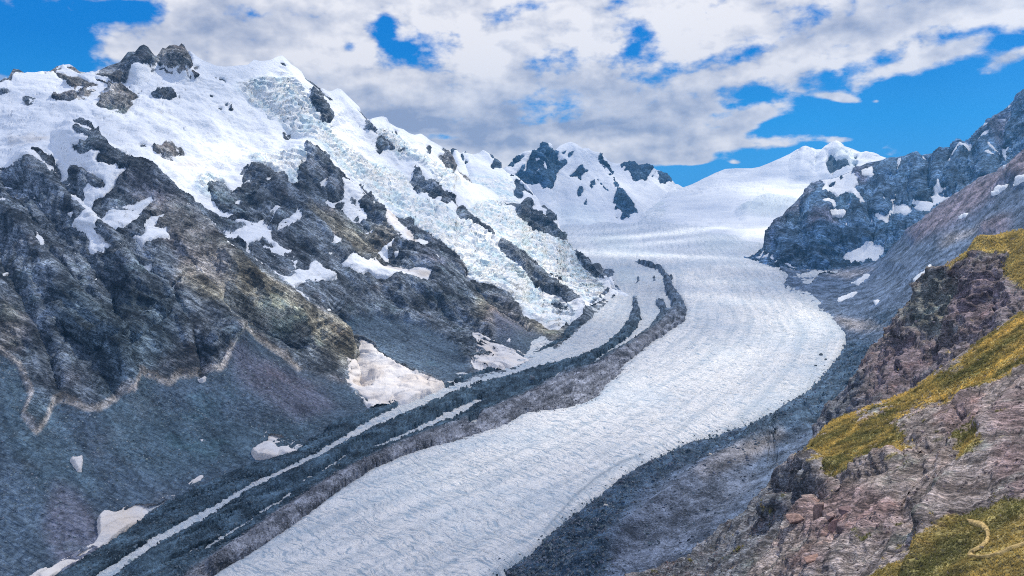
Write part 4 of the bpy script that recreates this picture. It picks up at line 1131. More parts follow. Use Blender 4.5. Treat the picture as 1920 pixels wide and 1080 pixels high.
PATCH3 = [[(1010, 312), (1018, 314), (1021, 328), (1014, 322)], [(1022, 290), (1033, 305), (1029, 305)], [(1003, 308), (1010, 307), (1011, 312), (1003, 312)], [(1000, 335), (1007, 325), (1009, 328), (1003, 338)], [(1018, 335), (1026, 338), (1024, 342)],
          [(1030, 300), (1033, 310), (1030, 312)], [(986, 305), (990, 300), (984, 322), (980, 328)]]
M3 = (mask([[(700, 200), (1400, 200), (1400, 520), (700, 520)]], ROCKS3, PATCH3, blur=1, passes=1))
M3W = M3.copy()
for _ in range(2): M3W = box(M3W, 5)
m3 = flecks(L3, L3.at(M3), M3W, 0.8, 40.0)
low3 = fbm(L3.P, 600.0, 3, seed=61) * 22
bm3, rl3 = rr(L3, 1.7, m3, (0.3, -0.95))
dr3 = (low3 + rl3) * L3.fade() - sink(L3)
V3_ = L3.mesh(dr3)
central = obj('peak', mesh_np('peak', V3_.reshape(-1, 3), grid_faces(V3_.shape[0], L3.nc), MAT_FARROCK, np.array([0.075, 0.15, 0.25]) * np.ones((V3_.shape[0] * L3.nc, 3))))
label(central, "group of snowy peaks with a dark rock pyramid at the head of the valley", "peak")
s3 = np.empty(L3.P.shape); s3[:] = SNOW
ic3 = look(mask([[(1030, 390), (1090, 385), (1140, 410), (1120, 440), (1060, 430)]], blur=8), L3.px, L3.py)
s3 = s3 * (1 - ic3[..., None] * .3) + ICE * ic3[..., None] * .3
ds3 = (low3 + bm3 + (m3 - .5) * 6 * L3.mpp + fbm(L3.P, 300, 4, seed=62) * 38 + fbm(L3.P, 60, 3, .6, True, 63) * 9 * ic3) * L3.fade() - sink(L3)
snow_children(L3, central, m3, ds3, s3, MAT_SNOW)

# ================================================================== SNOW DOME AND THE SLOPES BELOW IT
TOP4 = [(1215, 372), (1240, 365), (1277, 353), (1300, 345), (1320, 335), (1340, 325), (1360, 317), (1380, 316), (1410, 316), (1425, 313), (1440, 307), (1460, 298), (1480, 289), (1495, 280), (1510, 277), (1523, 277), (1530, 280), (1540, 280),
        (1548, 273), (1558, 270), (1570, 272), (1590, 276), (1600, 280), (1612, 285), (1640, 288), (1650, 292), (1661, 296), (1700, 312), (1760, 330)]
BOT4 = [(1215, 420), (1300, 440), (1400, 475), (1500, 480), (1760, 480)]
CT4 = [(1240, 366), (1277, 353, 11900), (1340, 325, 12200), (1400, 316, 12400), (1460, 298, 12600), (1510, 277, 12800), (1560, 270, 12900), (1610, 285, 12700), (1660, 296, 12500), (1720, 320, 12400),
       (1250, 400), (1300, 412), (1370, 430), (1420, 445), (1460, 455), (1350, 380, 10300), (1400, 350, 11300), (1450, 400, 9300), (1500, 350, 11200), (1550, 340, 11500), (1480, 420, 8600), (1600, 350, 11000), (1600, 400, 9500), (1300, 375, 10800)]
RG4 = [([(1560, 270), (1575, 300), (1590, 330)], 60, 20), ([(1510, 277), (1500, 320)], 40, 22), ([(1400, 400), (1440, 385), (1480, 390)], 40, 22), ([(1530, 282), (1530, 320)], -40, 16), ([(1600, 300), (1640, 292)], 30, 12),
       ([(1480, 345), (1530, 340), (1560, 335)], -30, 10)]
RG4 = [(a, b * 2.0, c) for a, b, c in RG4]
L4 = Slope(1215, 1760, 1.7, TOP4, BOT4, CT4, RG4)
ROCKS4 = [[(1548, 307), (1558, 293), (1562, 298), (1570, 310), (1585, 312), (1592, 318), (1592, 325), (1575, 325), (1560, 325), (1557, 328), (1552, 318)], [(1595, 314), (1603, 308), (1606, 312), (1598, 316)], [(1600, 300), (1607, 297), (1606, 305)],
          [(1460, 297), (1465, 293), (1463, 298)], [(1560, 328), (1565, 324), (1562, 332)]]
m4 = L4.at(mask([[(1000, 200), (2000, 200), (2000, 560), (1000, 560)]], ROCKS4, blur=1, passes=1))
low4 = fbm(L4.P, 900.0, 3, seed=71) * 14
bm4, rl4 = rr(L4, 1.2, m4, (-0.5, -0.85))
dr4 = (low4 + rl4 - 20 * smooth(m4, .6, 1)) * L4.fade() - sink(L4, True)
V4_ = L4.mesh(dr4, drop=0.45)
dome = obj('peak', mesh_np('peak', V4_.reshape(-1, 3), grid_faces(V4_.shape[0], L4.nc), MAT_FARROCK, np.array([0.09, 0.14, 0.20]) * np.ones((V4_.shape[0] * L4.nc, 3))))
label(dome, "broad white snow dome on the skyline behind the dark buttress", "peak")
ic4 = look(mask([[(1385, 405), (1400, 390), (1430, 375), (1480, 375), (1500, 390), (1460, 410), (1420, 410)], [(1560, 292), (1600, 290), (1610, 315), (1590, 330), (1575, 312)]], blur=4), L4.px, L4.py)
s4 = np.empty(L4.P.shape); s4[:] = SNOW
s4 = s4 * (1 - ic4[..., None] * .55) + ICE * 0.9 * ic4[..., None] * .55
wav = fbm(L4.P * np.array([0.5, 1, 1.5]), 420, 4, seed=72) * 60
lob4 = (1 - ((L4.P[..., 2] / 60 + fbm(L4.P, 500, 3, seed=77) * 3) % 1)) ** 1.5 * 12 * smooth(fbm(L4.P, 900, 2, seed=78), -0.1, .3)
ds4 = (low4 + bm4 + (m4 - .5) * 8 * L4.mpp + wav + lob4 + (fbm(L4.P, 75, 3, .6, True, 73) * 20 + fbm(L4.P * np.array([1, .3, 1]), 40, 2, .6, True, 74) * 9) * ic4) * L4.fade() - sink(L4, True)
snow_children(L4, dome, m4, ds4, s4, MAT_SNOW)

# ================================================================== RIGHT ROCK MOUNTAIN
TOP5 = [(1398, 486), (1410, 482), (1425, 474), (1432, 463), (1436, 450), (1443, 435), (1455, 425), (1465, 408), (1475, 393), (1490, 380), (1500, 368), (1512, 358), (1525, 350), (1540, 343), (1555, 337), (1575, 330), (1595, 322),
        (1608, 315), (1625, 306), (1640, 303), (1655, 300), (1663, 296), (1670, 295), (1680, 295), (1690, 293), (1697, 292), (1705, 288), (1712, 286), (1720, 288), (1727, 292), (1735, 289), (1747, 288), (1755, 286), (1765, 279),
        (1775, 276), (1785, 277), (1795, 269), (1804, 265), (1812, 268), (1820, 262), (1832, 250), (1850, 237), (1860, 227), (1875, 213), (1890, 199), (1903, 185), (1912, 175), (1920, 168), (1960, 140), (2060, 90)]
BOT5 = [(1398, 500), (1440, 510), (1560, 525), (1660, 520), (1760, 440), (1900, 340), (2060, 260)]
CT5 = [(1410, 484), (1460, 497), (1500, 502), (1560, 500), (1436, 450, 6350), (1475, 393, 6900), (1540, 343, 7300), (1608, 315, 7700), (1665, 296, 7900), (1712, 286, 7700), (1765, 279, 7400), (1804, 265, 7200), (1860, 227, 6900),
       (1920, 168, 6500), (2050, 95, 6000), (1500, 430, 6200), (1560, 420, 6150), (1620, 400, 6500), (1640, 480, 5750), (1700, 420, 5900), (1700, 340, 7000), (1780, 340, 6300), (1800, 380, 5700), (1860, 300, 5900), (1920, 290, 5300), (2050, 220, 4800)]
RG5 = [([(1455, 425), (1470, 460), (1480, 495)], 45, 22), ([(1540, 345), (1530, 400), (1540, 450), (1530, 495)], 55, 30), ([(1608, 316), (1600, 370), (1610, 420), (1620, 450)], 40, 20), ([(1500, 380), (1500, 440), (1510, 490)], -35, 18),
       ([(1665, 297), (1650, 350), (1645, 400)], 45, 18), ([(1680, 300), (1678, 370), (1670, 410)], -50, 20), ([(1712, 287), (1720, 340), (1730, 380)], 50, 20), ([(1765, 280), (1760, 320), (1765, 350)], 45, 18),
       ([(1804, 266), (1800, 310), (1780, 350)], 45, 18), ([(1740, 300), (1745, 350)], -40, 16), ([(1570, 380), (1575, 430), (1580, 480)], -35, 20), ([(1640, 420), (1640, 450), (1620, 470)], -30, 18),
       ([(1860, 228), (1850, 270), (1850, 320)], 40, 22), ([(1900, 190), (1880, 250), (1870, 300)], -35, 22)]
L5 = Slope(1398, 2060, 1.8, TOP5, BOT5, CT5, RG5)
SNOW5 = [[(1534, 350), (1545, 343), (1560, 336), (1580, 329), (1597, 322), (1605, 317), (1600, 330), (1595, 333), (1603, 334), (1605, 345), (1608, 355), (1600, 358), (1603, 365), (1612, 375), (1620, 382), (1627, 387), (1612, 385),
          (1613, 395), (1610, 394), (1603, 380), (1595, 370), (1585, 367), (1570, 370), (1560, 366), (1545, 370), (1538, 368), (1545, 360), (1543, 352)],
         [(1610, 330), (1620, 320), (1637, 312), (1637, 325), (1642, 330), (1640, 335), (1630, 335), (1628, 330), (1618, 335)], [(1540, 385), (1550, 378), (1562, 374), (1568, 382), (1565, 388), (1555, 390), (1545, 388)],
         [(1558, 392), (1570, 388), (1580, 390), (1588, 395), (1586, 403), (1580, 402), (1570, 400), (1560, 406), (1555, 403), (1553, 398)], [(1590, 382), (1594, 390), (1591, 391)], [(1510, 367), (1514, 359), (1516, 360), (1511, 368)], [(1490, 383), (1504, 378), (1494, 385)],
         [(1670, 372), (1675, 370), (1680, 378), (1690, 383), (1705, 388), (1712, 397), (1716, 403), (1710, 409), (1695, 407), (1690, 400), (1680, 402), (1672, 400), (1670, 410), (1668, 420), (1662, 423), (1655, 415), (1645, 412), (1640, 406),
          (1655, 408), (1662, 403), (1665, 395), (1670, 387)],
         [(1709, 385), (1715, 375), (1718, 375), (1720, 382), (1730, 385), (1740, 384), (1752, 383), (1748, 377), (1743, 372), (1755, 368), (1755, 360), (1740, 352), (1742, 348), (1755, 353), (1762, 353), (1768, 342), (1768, 352), (1772, 360),
          (1778, 360), (1768, 362), (1762, 365), (1768, 370), (1780, 372), (1786, 366), (1784, 374), (1770, 380), (1757, 388), (1745, 400), (1735, 402), (1723, 400), (1716, 395), (1725, 390)],
         [(1677, 353), (1679, 353), (1679, 372), (1675, 372)], [(1682, 300), (1690, 295), (1692, 300), (1687, 315), (1680, 325), (1676, 330), (1677, 318)], [(1733, 313), (1738, 318), (1736, 323), (1734, 322)], [(1651, 376), (1658, 376), (1656, 380)], [(1624, 382), (1631, 385), (1627, 388)],
         [(1776, 305), (1790, 290), (1802, 282), (1806, 274), (1815, 275), (1825, 273), (1832, 270), (1828, 280), (1822, 290), (1812, 282), (1805, 280), (1803, 287), (1795, 293), (1785, 300), (1795, 302), (1790, 306)],
         [(1726, 290), (1735, 298), (1742, 297), (1733, 303)], [(1720, 288), (1727, 292), (1724, 295)], [(1853, 292), (1856, 285), (1868, 292), (1860, 295)], [(1854, 267), (1862, 275), (1870, 285), (1873, 291), (1864, 285), (1859, 278)],
         [(1875, 268), (1882, 278), (1890, 280), (1896, 272), (1893, 283), (1888, 287), (1893, 305), (1883, 310), (1887, 302), (1880, 292)], [(1838, 268), (1845, 262), (1855, 255), (1864, 248), (1860, 257), (1848, 265)], [(1848, 246), (1858, 235), (1866, 237), (1855, 243)],
         [(1875, 228), (1885, 222), (1892, 215), (1890, 222), (1885, 229)], [(1910, 193), (1925, 184), (1925, 194)], [(1888, 203), (1893, 197), (1898, 195), (1892, 203)], [(1896, 283), (1905, 285), (1903, 292), (1897, 293)], [(1835, 260), (1842, 252), (1840, 258)],
         [(1815, 312), (1823, 308), (1822, 316)], [(1785, 327), (1790, 324), (1793, 329), (1788, 330)], [(1750, 326), (1753, 325), (1752, 330)], [(1760, 312), (1766, 311), (1763, 316)], [(1736, 335), (1752, 325), (1745, 333)], [(1755, 332), (1758, 331), (1756, 343), (1753, 342)],
         [(1678, 417), (1683, 417), (1687, 425), (1681, 425)], [(1617, 405), (1622, 415), (1618, 417)], [(1632, 404), (1638, 414), (1635, 418)], [(1704, 414), (1710, 412), (1706, 417)], [(1585, 405), (1591, 425), (1588, 428)], [(1771, 356), (1780, 357), (1777, 361)],
         [(1582, 480), (1590, 472), (1600, 470), (1615, 462), (1628, 454), (1640, 451), (1642, 458), (1655, 465), (1664, 468), (1660, 480), (1645, 492), (1620, 493), (1590, 498), (1586, 490)],
         [(1415, 484), (1424, 482), (1435, 466), (1433, 476), (1424, 487)], [(1424, 486), (1440, 478), (1452, 468), (1450, 475), (1438, 486)], [(1446, 497), (1458, 490), (1471, 483), (1460, 498)], [(1466, 496), (1475, 500), (1490, 505), (1512, 504), (1495, 509), (1478, 505)],
         [(1450, 480), (1440, 490), (1448, 492), (1455, 487)]]
M5 = (mask(SNOW5, [[(1551, 355), (1560, 350), (1564, 352), (1555, 360)], [(1570, 337), (1585, 333), (1576, 341)]], blur=1, passes=1))
M5W = M5.copy()
for _ in range(2): M5W = box(M5W, 8)
m5 = flecks(L5, L5.at(M5), M5W, 0.75, 34.0)
low5 = fbm(L5.P, 500.0, 3, seed=81) * 18
bm5, rl5 = rr(L5, 1.35, m5, (-0.55, -0.83))
dr5 = (low5 + rl5) * L5.fade()
V5_ = L5.mesh(dr5)
WARM5 = mask([[(1600, 320), (1640, 300), (1625, 350), (1590, 355)], [(1530, 400), (1570, 395), (1575, 415), (1545, 430), (1520, 440)], [(1430, 470), (1460, 400), (1540, 340), (1545, 352), (1480, 410)], [(1860, 240), (1900, 200), (1880, 300)]], blur=6)
c5 = L5.paint((0.125, 0.225, 0.37), [(WARM5, (0.22, 0.22, 0.29), 0.75)])
c5 = c5 * streaks(L5, 0.0, (-0.45, -0.89), 330, 0.5, 1.55)
c5 = np.concatenate([c5, np.broadcast_to(c5[-1:], (V5_.shape[0] - L5.nr,) + c5.shape[1:])], 0)
right_mountain = obj('mountain', mesh_np('mountain', V5_.reshape(-1, 3), grid_faces(V5_.shape[0], L5.nc), MAT_FARROCK, c5.reshape(-1, 3)))
label(right_mountain, "steep dark rock mountain with snow streaks right of the upper glacier", "mountain")
s5 = np.empty(L5.P.shape); s5[:] = SNOW * 0.95
snow_children(L5, right_mountain, m5, (low5 + bm5 + (m5 - .5) * 7 * L5.mpp) * L5.fade(), s5, MAT_SNOW, min_verts=7)

# ================================================================== GLACIER
GX = np.arange(-130, 2052, 2.1)
pyr = np.r_[np.arange(1215, 700, -2.4), np.arange(700, 500, -1.5), np.arange(500, 352, -0.7)]
Yr = yground(np.full(len(pyr), 960.0), pyr)
Yr = Yr[np.r_[True, np.diff(Yr) > 0.5]]
gYY = np.broadcast_to(Yr[:, None], (len(Yr), len(GX)))
gx = (GX[None] - 960) / FPX * gYY / math.cos(PITCH)


def solve_x(pxs, yy):
    # x for a photo column on the profile: project and correct once or twice
    z = zprof(yy)
    f = yy * math.cos(PITCH) - (z - 800) * math.sin(PITCH)
    return (pxs - 960) / FPX * f


GPX = np.broadcast_to(GX[None], gYY.shape).copy()
gX = solve_x(GPX, gYY)
gZ = zprof(gYY)
GP = np.stack([gX, gYY, gZ], -1)
rel = GP - CAM
gf = rel[..., 1] * math.cos(PITCH) - rel[..., 2] * math.sin(PITCH)
gu = rel[..., 1] * math.sin(PITCH) + rel[..., 2] * math.cos(PITCH)
GPY = 540 - gu / gf * FPX

BASE1 = [(20, 1135), (65, 1112), (100, 1092), (165, 1050), (203, 1028), (258, 990), (302, 960), (335, 938), (480, 874), (525, 864), (560, 852), (600, 820), (640, 792), (720, 766), (835, 722), (960, 692), (1050, 642), (1100, 602), (1160, 547)]
GLEFT = [(330, 1140), (390, 1085), (430, 1060), (500, 1020), (560, 980), (640, 920), (700, 880), (760, 855), (800, 840), (860, 825), (920, 805), (960, 790), (985, 772), (1040, 768), (1090, 758), (1120, 745), (1135, 725),
         (1150, 710), (1165, 705), (1165, 690), (1190, 670), (1220, 645), (1260, 620), (1285, 603), (1289, 580), (1277, 560), (1262, 540), (1255, 520), (1243, 505), (1220, 496), (1195, 489)]
GRIGHT = [(850, 1140), (930, 1085), (960, 1065), (1000, 1040), (1050, 990), (1100, 950), (1150, 910), (1200, 875), (1250, 850), (1300, 830), (1350, 815), (1400, 800), (1450, 775), (1500, 745), (1530, 725), (1550, 700),
          (1575, 670), (1588, 645), (1585, 625), (1570, 610), (1540, 590), (1515, 575), (1500, 560), (1485, 555), (1472, 545), (1468, 535), (1480, 515), (1465, 505), (1440, 498), (1410, 485), (1405, 478)]
DEBL = [(-160, 1250), (-60, 1120)] + [(x - 3, y - 6) for x, y in BASE1[:-2]] + [(1085, 592), (1140, 540), (1195, 489)] + GLEFT[::-1] + [(300, 1250)]
WSTRIPS = [[(1085, 575), (1110, 575), (1150, 540), (1175, 545), (1188, 553), (1187, 575), (1180, 600), (1160, 625), (1130, 650), (1090, 668), (1040, 680), (1000, 690), (960, 705), (900, 715), (850, 735), (800, 758), (740, 785), (700, 800),
            (640, 835), (600, 863), (540, 888), (480, 912), (460, 922), (400, 962), (330, 1003), (260, 1045), (200, 1090), (160, 1090), (180, 1077), (240, 1040), (300, 1000), (360, 967), (420, 937), (455, 914), (480, 902), (540, 876), (600, 846),
            (660, 808), (700, 783), (740, 765), (760, 745), (800, 728), (850, 712), (900, 692), (960, 676), (1000, 663), (1060, 640), (1100, 600)],
           [(1120, 470), (1200, 490), (1232, 502), (1246, 520), (1248, 545), (1258, 565), (1261, 582), (1252, 580), (1243, 560), (1230, 563), (1232, 575), (1240, 582), (1228, 602), (1215, 620), (1195, 635), (1180, 645), (1160, 655), (1135, 668),
            (1105, 690), (1120, 672), (1145, 655), (1175, 635), (1195, 615), (1202, 600), (1200, 580), (1190, 556), (1165, 543), (1100, 490)],
           [(905, 745), (880, 753), (850, 767), (825, 779), (790, 796), (755, 813), (720, 828), (695, 842), (720, 836), (760, 819), (800, 801), (840, 784), (880, 765), (905, 752)],
           [(880, 790), (905, 780), (895, 795), (880, 800)], [(375, 1032), (420, 1002), (470, 972), (540, 928), (560, 922), (490, 966), (430, 1003), (385, 1030)], [(560, 905), (600, 885), (650, 852), (660, 850), (610, 885), (570, 905)],
           [(235, 1050), (245, 1044), (258, 1046), (255, 1054), (240, 1056)], [(195, 1070), (210, 1066), (215, 1074), (200, 1077)]]
DARK2 = [[(835, 722), (870, 705), (910, 695), (950, 683), (925, 697), (880, 709), (850, 720), (832, 728)], [(1112, 500), (1127, 512), (1120, 514), (1110, 505)], [(1133, 506), (1150, 504), (1152, 512), (1143, 520), (1152, 526), (1145, 530), (1138, 518), (1130, 512)], [(1092, 481), (1104, 486), (1117, 496), (1106, 491)],
         [(1195, 515), (1201, 520), (1198, 528), (1190, 532), (1196, 524)], [(1224, 518), (1229, 520), (1228, 528), (1225, 526)], [(1185, 487), (1200, 490), (1220, 496), (1246, 505), (1232, 506), (1205, 495)], [(1254, 512), (1262, 522), (1262, 530), (1256, 520)]]
DM = mask([DEBL], [], [], WSTRIPS, blur=1, passes=2)
DMW = mask([DEBL], [], [], WSTRIPS, blur=3, passes=1)
DM = np.maximum(DM, mask(DARK2, blur=1, passes=1))
RIGHTM = mask([GRIGHT + [(1405, 440), (2200, 440), (2200, 1300), (700, 1300)]], blur=2, passes=2)

jit = np.stack([GPX / 7.0, GPY / 7.0, np.zeros_like(GPX)], -1)
gwx = GPX + fbm(jit, 1.0, 4, 0.8, seed=3) * 7; gwy = GPY + fbm(jit, 1.0, 4, 0.8, seed=4) * 4.5
dm = look(DM, gwx, gwy)
rm = look(RIGHTM, gwx, gwy)

# flow line down the middle of the glacier
FL = [(480, 1180), (640, 1085), (800, 1000), (950, 930), (1120, 850), (1260, 760), (1370, 680), (1410, 620), (1395, 560), (1360, 510), (1330, 470), (1310, 435), (1300, 410)]
fx_, fy_ = np.array(FL, float).T
fY = yground(fx_, fy_)
fP = place(fx_, fy_, fY)[:, :2]
tt = np.linspace(0, len(FL) - 1, 160)
fP = np.stack([np.interp(tt, range(len(FL)), fP[:, k]) for k in (0, 1)], -1)
for _ in range(12):
    fP[1:-1] = 0.25 * fP[:-2] + 0.5 * fP[1:-1] + 0.25 * fP[2:]
arc = np.r_[0, np.cumsum(np.linalg.norm(np.diff(fP, axis=0), axis=1))]


def flow_uv(xy):
    q = xy.reshape(-1, 2)
    best = np.full(len(q), 1e18); u = np.zeros(len(q)); v = np.zeros(len(q))
    for k in range(0, len(fP) - 1):
        a, b = fP[k], fP[k + 1]
        d = b - a; L = d @ d
        t = np.clip(((q - a) @ d) / L, 0, 1)
        r = q - a - t[:, None] * d
        d2 = (r ** 2).sum(1)
        s = np.sign(d[0] * r[:, 1] - d[1] * r[:, 0])
        k2 = d2 < best
        best[k2] = d2[k2]; u[k2] = (s * np.sqrt(d2))[k2]; v[k2] = (arc[k] + t * math.sqrt(L))[k2]
    return np.stack([u, v], -1).reshape(xy.shape)


uv = flow_uv(GP[..., :2])
U, Vv = uv[..., 0], uv[..., 1]
wob = fbm(GP, 180.0, 3, seed=91) * 60
lowg = fbm(GP, 600.0, 3, seed=92) * 9
FQ = np.stack([U / 3.5, Vv + wob + np.abs(U) * 0.35, np.zeros_like(U)], -1)
near = np.clip(GP[..., 1] / 2600.0, 0.55, 2.0)
gcre = fbm(FQ, 26.0, 2, 0.6, ridged=True, seed=93)
up = smooth(GP[..., 1], 5200, 7000)
rel_ice = (-smooth(gcre, 0.45, 0.95) * 5.0 * near + fbm(GP, 30.0, 3, 0.6, seed=94) * 3.6 * near) * (1 - 0.75 * up)
icepat = look(mask([[(1100, 445), (1150, 435), (1190, 450), (1180, 470), (1130, 470)], [(1300, 450), (1370, 443), (1400, 460), (1330, 475)], [(1150, 500), (1190, 500), (1195, 530), (1160, 535)], [(1200, 360), (1285, 385), (1240, 395)]], blur=6), GPX, GPY)
rel_ice = rel_ice + fbm(GP * np.array([0.5, 1, 1]), 55.0, 3, 0.6, True, 95) * 9 * icepat
gz = lowg + rel_ice
marg = look(mask([[(x, y) for x, y in GLEFT] + [(1180, 470)] + [(1405, 470)] + GRIGHT[::-1]], blur=9, passes=2), GPX, GPY)
gz = gz + 10 * smooth(marg, 0.3, 1.0) * (1 - up)
vis = (look(mask([DEBL, GLEFT + [(1180, 300), (1900, 300), (1700, 500)] + GRIGHT[::-1] + [(850, 1300), (300, 1300)], [(880, 300), (1700, 300), (1500, 520), (1000, 520)]], blur=12, passes=2), GPX, GPY) > 0.02)
kg = vis[:-1, :-1] | vis[1:, 1:] | vis[1:, :-1] | vis[:-1, 1:]
gcol = np.empty(GP.shape); gcol[:] = (0.82, 0.83, 0.84)
gcol = gcol * (1 - up[..., None]) + SNOW * up[..., None]
gdirt = smooth(fbm(np.stack([U, Vv / 14.0, 0 * U], -1), 34.0, 3, 0.6, seed=97), -0.1, 0.5) * (1 - up) * 0.5
edge_d = (1 - smooth(marg, 0.5, 1.0)) * 0.35 * (1 - up)
gcol = gcol * (1 - np.clip(gdirt * 0.35 + edge_d, 0, 1))[..., None] + np.array([0.38, 0.42, 0.46]) * np.clip(gdirt * 0.35 + edge_d, 0, 1)[..., None]
bands = smooth(fbm(np.stack([U + wob * 0.2, Vv / 25.0, 0 * U], -1), 75.0, 4, 0.62, seed=352), -0.05, 0.40) * (1 - up)
gcol = gcol * (1 - 0.5 * bands[..., None]) + np.array([0.40, 0.49, 0.58]) * 0.5 * bands[..., None]
crk = np.clip(look(tents([([(1020, 1005), (1045, 975), (1080, 935), (1120, 900), (1165, 870), (1205, 857)], 1.0, 4.0), ([(1205, 857), (1240, 838), (1290, 805)], 0.5, 3.0), ([(1040, 810), (1130, 850), (1180, 880)], 0.35, 2.5), ([(1440, 640), (1420, 700), (1340, 760)], 0.3, 3.0), ([(1330, 500), (1400, 560), (1450, 620)], 0.25, 3.0), ([(700, 960), (850, 900), (1000, 840)], 0.3, 3.0)]), gwx * .35 + GPX * .65, gwy * .35 + GPY * .65), 0, 1)[..., None] * 0.8
gcol = gcol * (1 - crk) + np.array([0.12, 0.19, 0.26]) * crk
spk = smooth(fbm(GP, 7.5 * near.mean(), 3, 0.8, seed=353), 0.12, 0.45) * (1 - up) * 0.45
gcol = gcol * (1 - spk[..., None]) + np.array([0.30, 0.40, 0.50]) * spk[..., None]
gcol = gcol * (1 - 0.4 * icepat[..., None]) + ICE * 0.85 * 0.4 * icepat[..., None]
GV = GP + np.array([0, 0, 1.0]) * gz[..., None]
Vc, Fc, Cc, UVc = compact(GV.reshape(-1, 3), grid_faces(*GPX.shape, kg), gcol.reshape(-1, 3), uv.reshape(-1, 2))
glacier = obj('glacier', mesh_np('glacier', Vc, Fc, MAT_GLACIER, Cc, True, UVc))
label(glacier, "wide white crevassed glacier curving down the valley between debris bands", "glacier")

# debris bands: ridges of rubble lying on the ice
ridge_m = tents([([(1195, 489), (1240, 507), (1252, 540), (1272, 575), (1262, 600), (1220, 630), (1170, 665), (1100, 715), (1010, 745), (930, 775), (840, 810), (740, 850), (640, 905), (520, 985), (400, 1065)], 22, 20),
                 ([(1190, 558), (1196, 590), (1170, 635), (1110, 672), (1030, 700), (960, 722)], 12, 12),
                 ([(960, 722), (860, 750), (760, 795), (640, 855), (520, 915), (400, 985), (260, 1065)], 14, 22), ([(480, 945), (560, 905), (700, 830)], -8, 12)])
FD = np.stack([U / 1.0, Vv / 1.6, 0 * U], -1)
dn = fbm(GP, 42.0, 4, 0.62, ridged=True, seed=101) * 9.5 + fbm(GP, 13.0, 2, 0.6, seed=102) * 2.4 + fbm(FD, 90, 2, seed=103) * 6
fleck = fbm(GP, 16.0, 3, 0.7, seed=104)
dmw = look(DMW, gwx, gwy)
fl2 = fbm(GP * np.array([1, 1, 1]), 16.0, 2, 0.7, seed=106) * 0.5 + fleck
icy = smooth(fbm(np.stack([U * 1.0, Vv / 16.0, 0 * U], -1), 26.0, 3, 0.65, seed=120), 0.10, 0.30) * (1 - smooth(look(mask([[(300, 1140), (350, 1075), (430, 1025), (520, 965), (620, 902), (700, 865), (800, 822), (880, 795), (940, 765), (1000, 735), (1050, 705), (1110, 690), (1180, 655), (1300, 600), (1300, 900), (420, 1140)]], blur=9), GPX, GPY), .3, .8)) * smooth(GPX, 150, 400)
ddn = smooth(dmw - icy * 0.75 + fl2 * 0.75 * np.clip(1 - np.abs(dmw - .5) * 1.9, 0, 1), 0.40, 0.60)
dd_m = np.where(GPY > 600, ddn, dm)
dd_m = np.maximum(dd_m, look(mask(DARK2, blur=1, passes=1), gwx, gwy))
# scattered stones and dirt near the margins of the white ice
margw = look(mask([[(x, y) for x, y in GLEFT] + [(1180, 470)] + [(1405, 470)] + GRIGHT[::-1]], blur=22, passes=2), GPX, GPY)
margin_pepper = np.maximum(1 - smooth(marg, 0.72, 0.999), (1 - smooth(margw, 0.55, 0.98)) * 0.8 * smooth(GPY, 720, 900) * (GPX > 850)) * smooth(GPY, 600, 720) * (GPX > 780)
inside = smooth(marg, 0.12, 0.35)
pep = inside * smooth(fbm(GP, 9.0, 3, 0.75, seed=105) + 0.35 * (margin_pepper - 0.5), 0.10, 0.22) * smooth(margin_pepper, 0.0, 0.25)
dd_m = np.maximum(dd_m, pep * 0.8)
hdeb = (dd_m - 0.5) * 2 * (4.0 + 1.0 * near) + look(ridge_m, GPX, GPY) * smooth(dm, .3, 1) + dn * smooth(dm, .55, 1) * near * 0.9 - (dd_m < 0.1) * 6
GREYM = mask([[(300, 1140), (350, 1075), (430, 1025), (520, 965), (620, 902), (700, 865), (800, 822), (880, 795), (940, 765), (1000, 735), (1050, 705), (1110, 690), (1180, 655), (1235, 615), (1255, 588), (1300, 575), (1300, 620),
               (1150, 760), (960, 810), (700, 920), (420, 1140)]], blur=4)
c_d = np.empty(GP.shape); c_d[:] = (0.060, 0.100, 0.140)
gm = look(GREYM, gwx, gwy)[..., None]
c_d = c_d * (1 - gm) + np.array([0.205, 0.222, 0.262]) * gm
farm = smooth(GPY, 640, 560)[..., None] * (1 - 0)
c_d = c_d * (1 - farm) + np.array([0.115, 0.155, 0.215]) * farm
FS = np.stack([U, Vv / 7.0, 0 * U], -1)
c_d = c_d * (0.8 + 0.4 * smooth(fbm(GP, 70.0, 4, 0.6, seed=108), -.3, .4))[..., None]
c_d = c_d * (0.45 + 1.25 * smooth(fbm(FS, 15.0, 4, 0.65, seed=350) + 0.8 * fbm(GP, 10.0, 3, 0.75, seed=351), -.5, .6))[..., None]
kd = (dd_m > 0.12)
kd = edge_dilate(edge_dilate(kd)) & vis
kd = kd[:-1, :-1] & kd[1:, 1:] & kd[1:, :-1] & kd[:-1, 1:]
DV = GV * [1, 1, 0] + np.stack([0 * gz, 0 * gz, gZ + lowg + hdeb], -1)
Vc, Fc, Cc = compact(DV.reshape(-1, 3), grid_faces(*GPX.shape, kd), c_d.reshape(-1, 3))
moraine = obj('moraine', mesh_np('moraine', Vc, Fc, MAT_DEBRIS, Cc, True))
label(moraine, "dark rubble bands of medial moraine running along the left side of the white ice", "moraine")

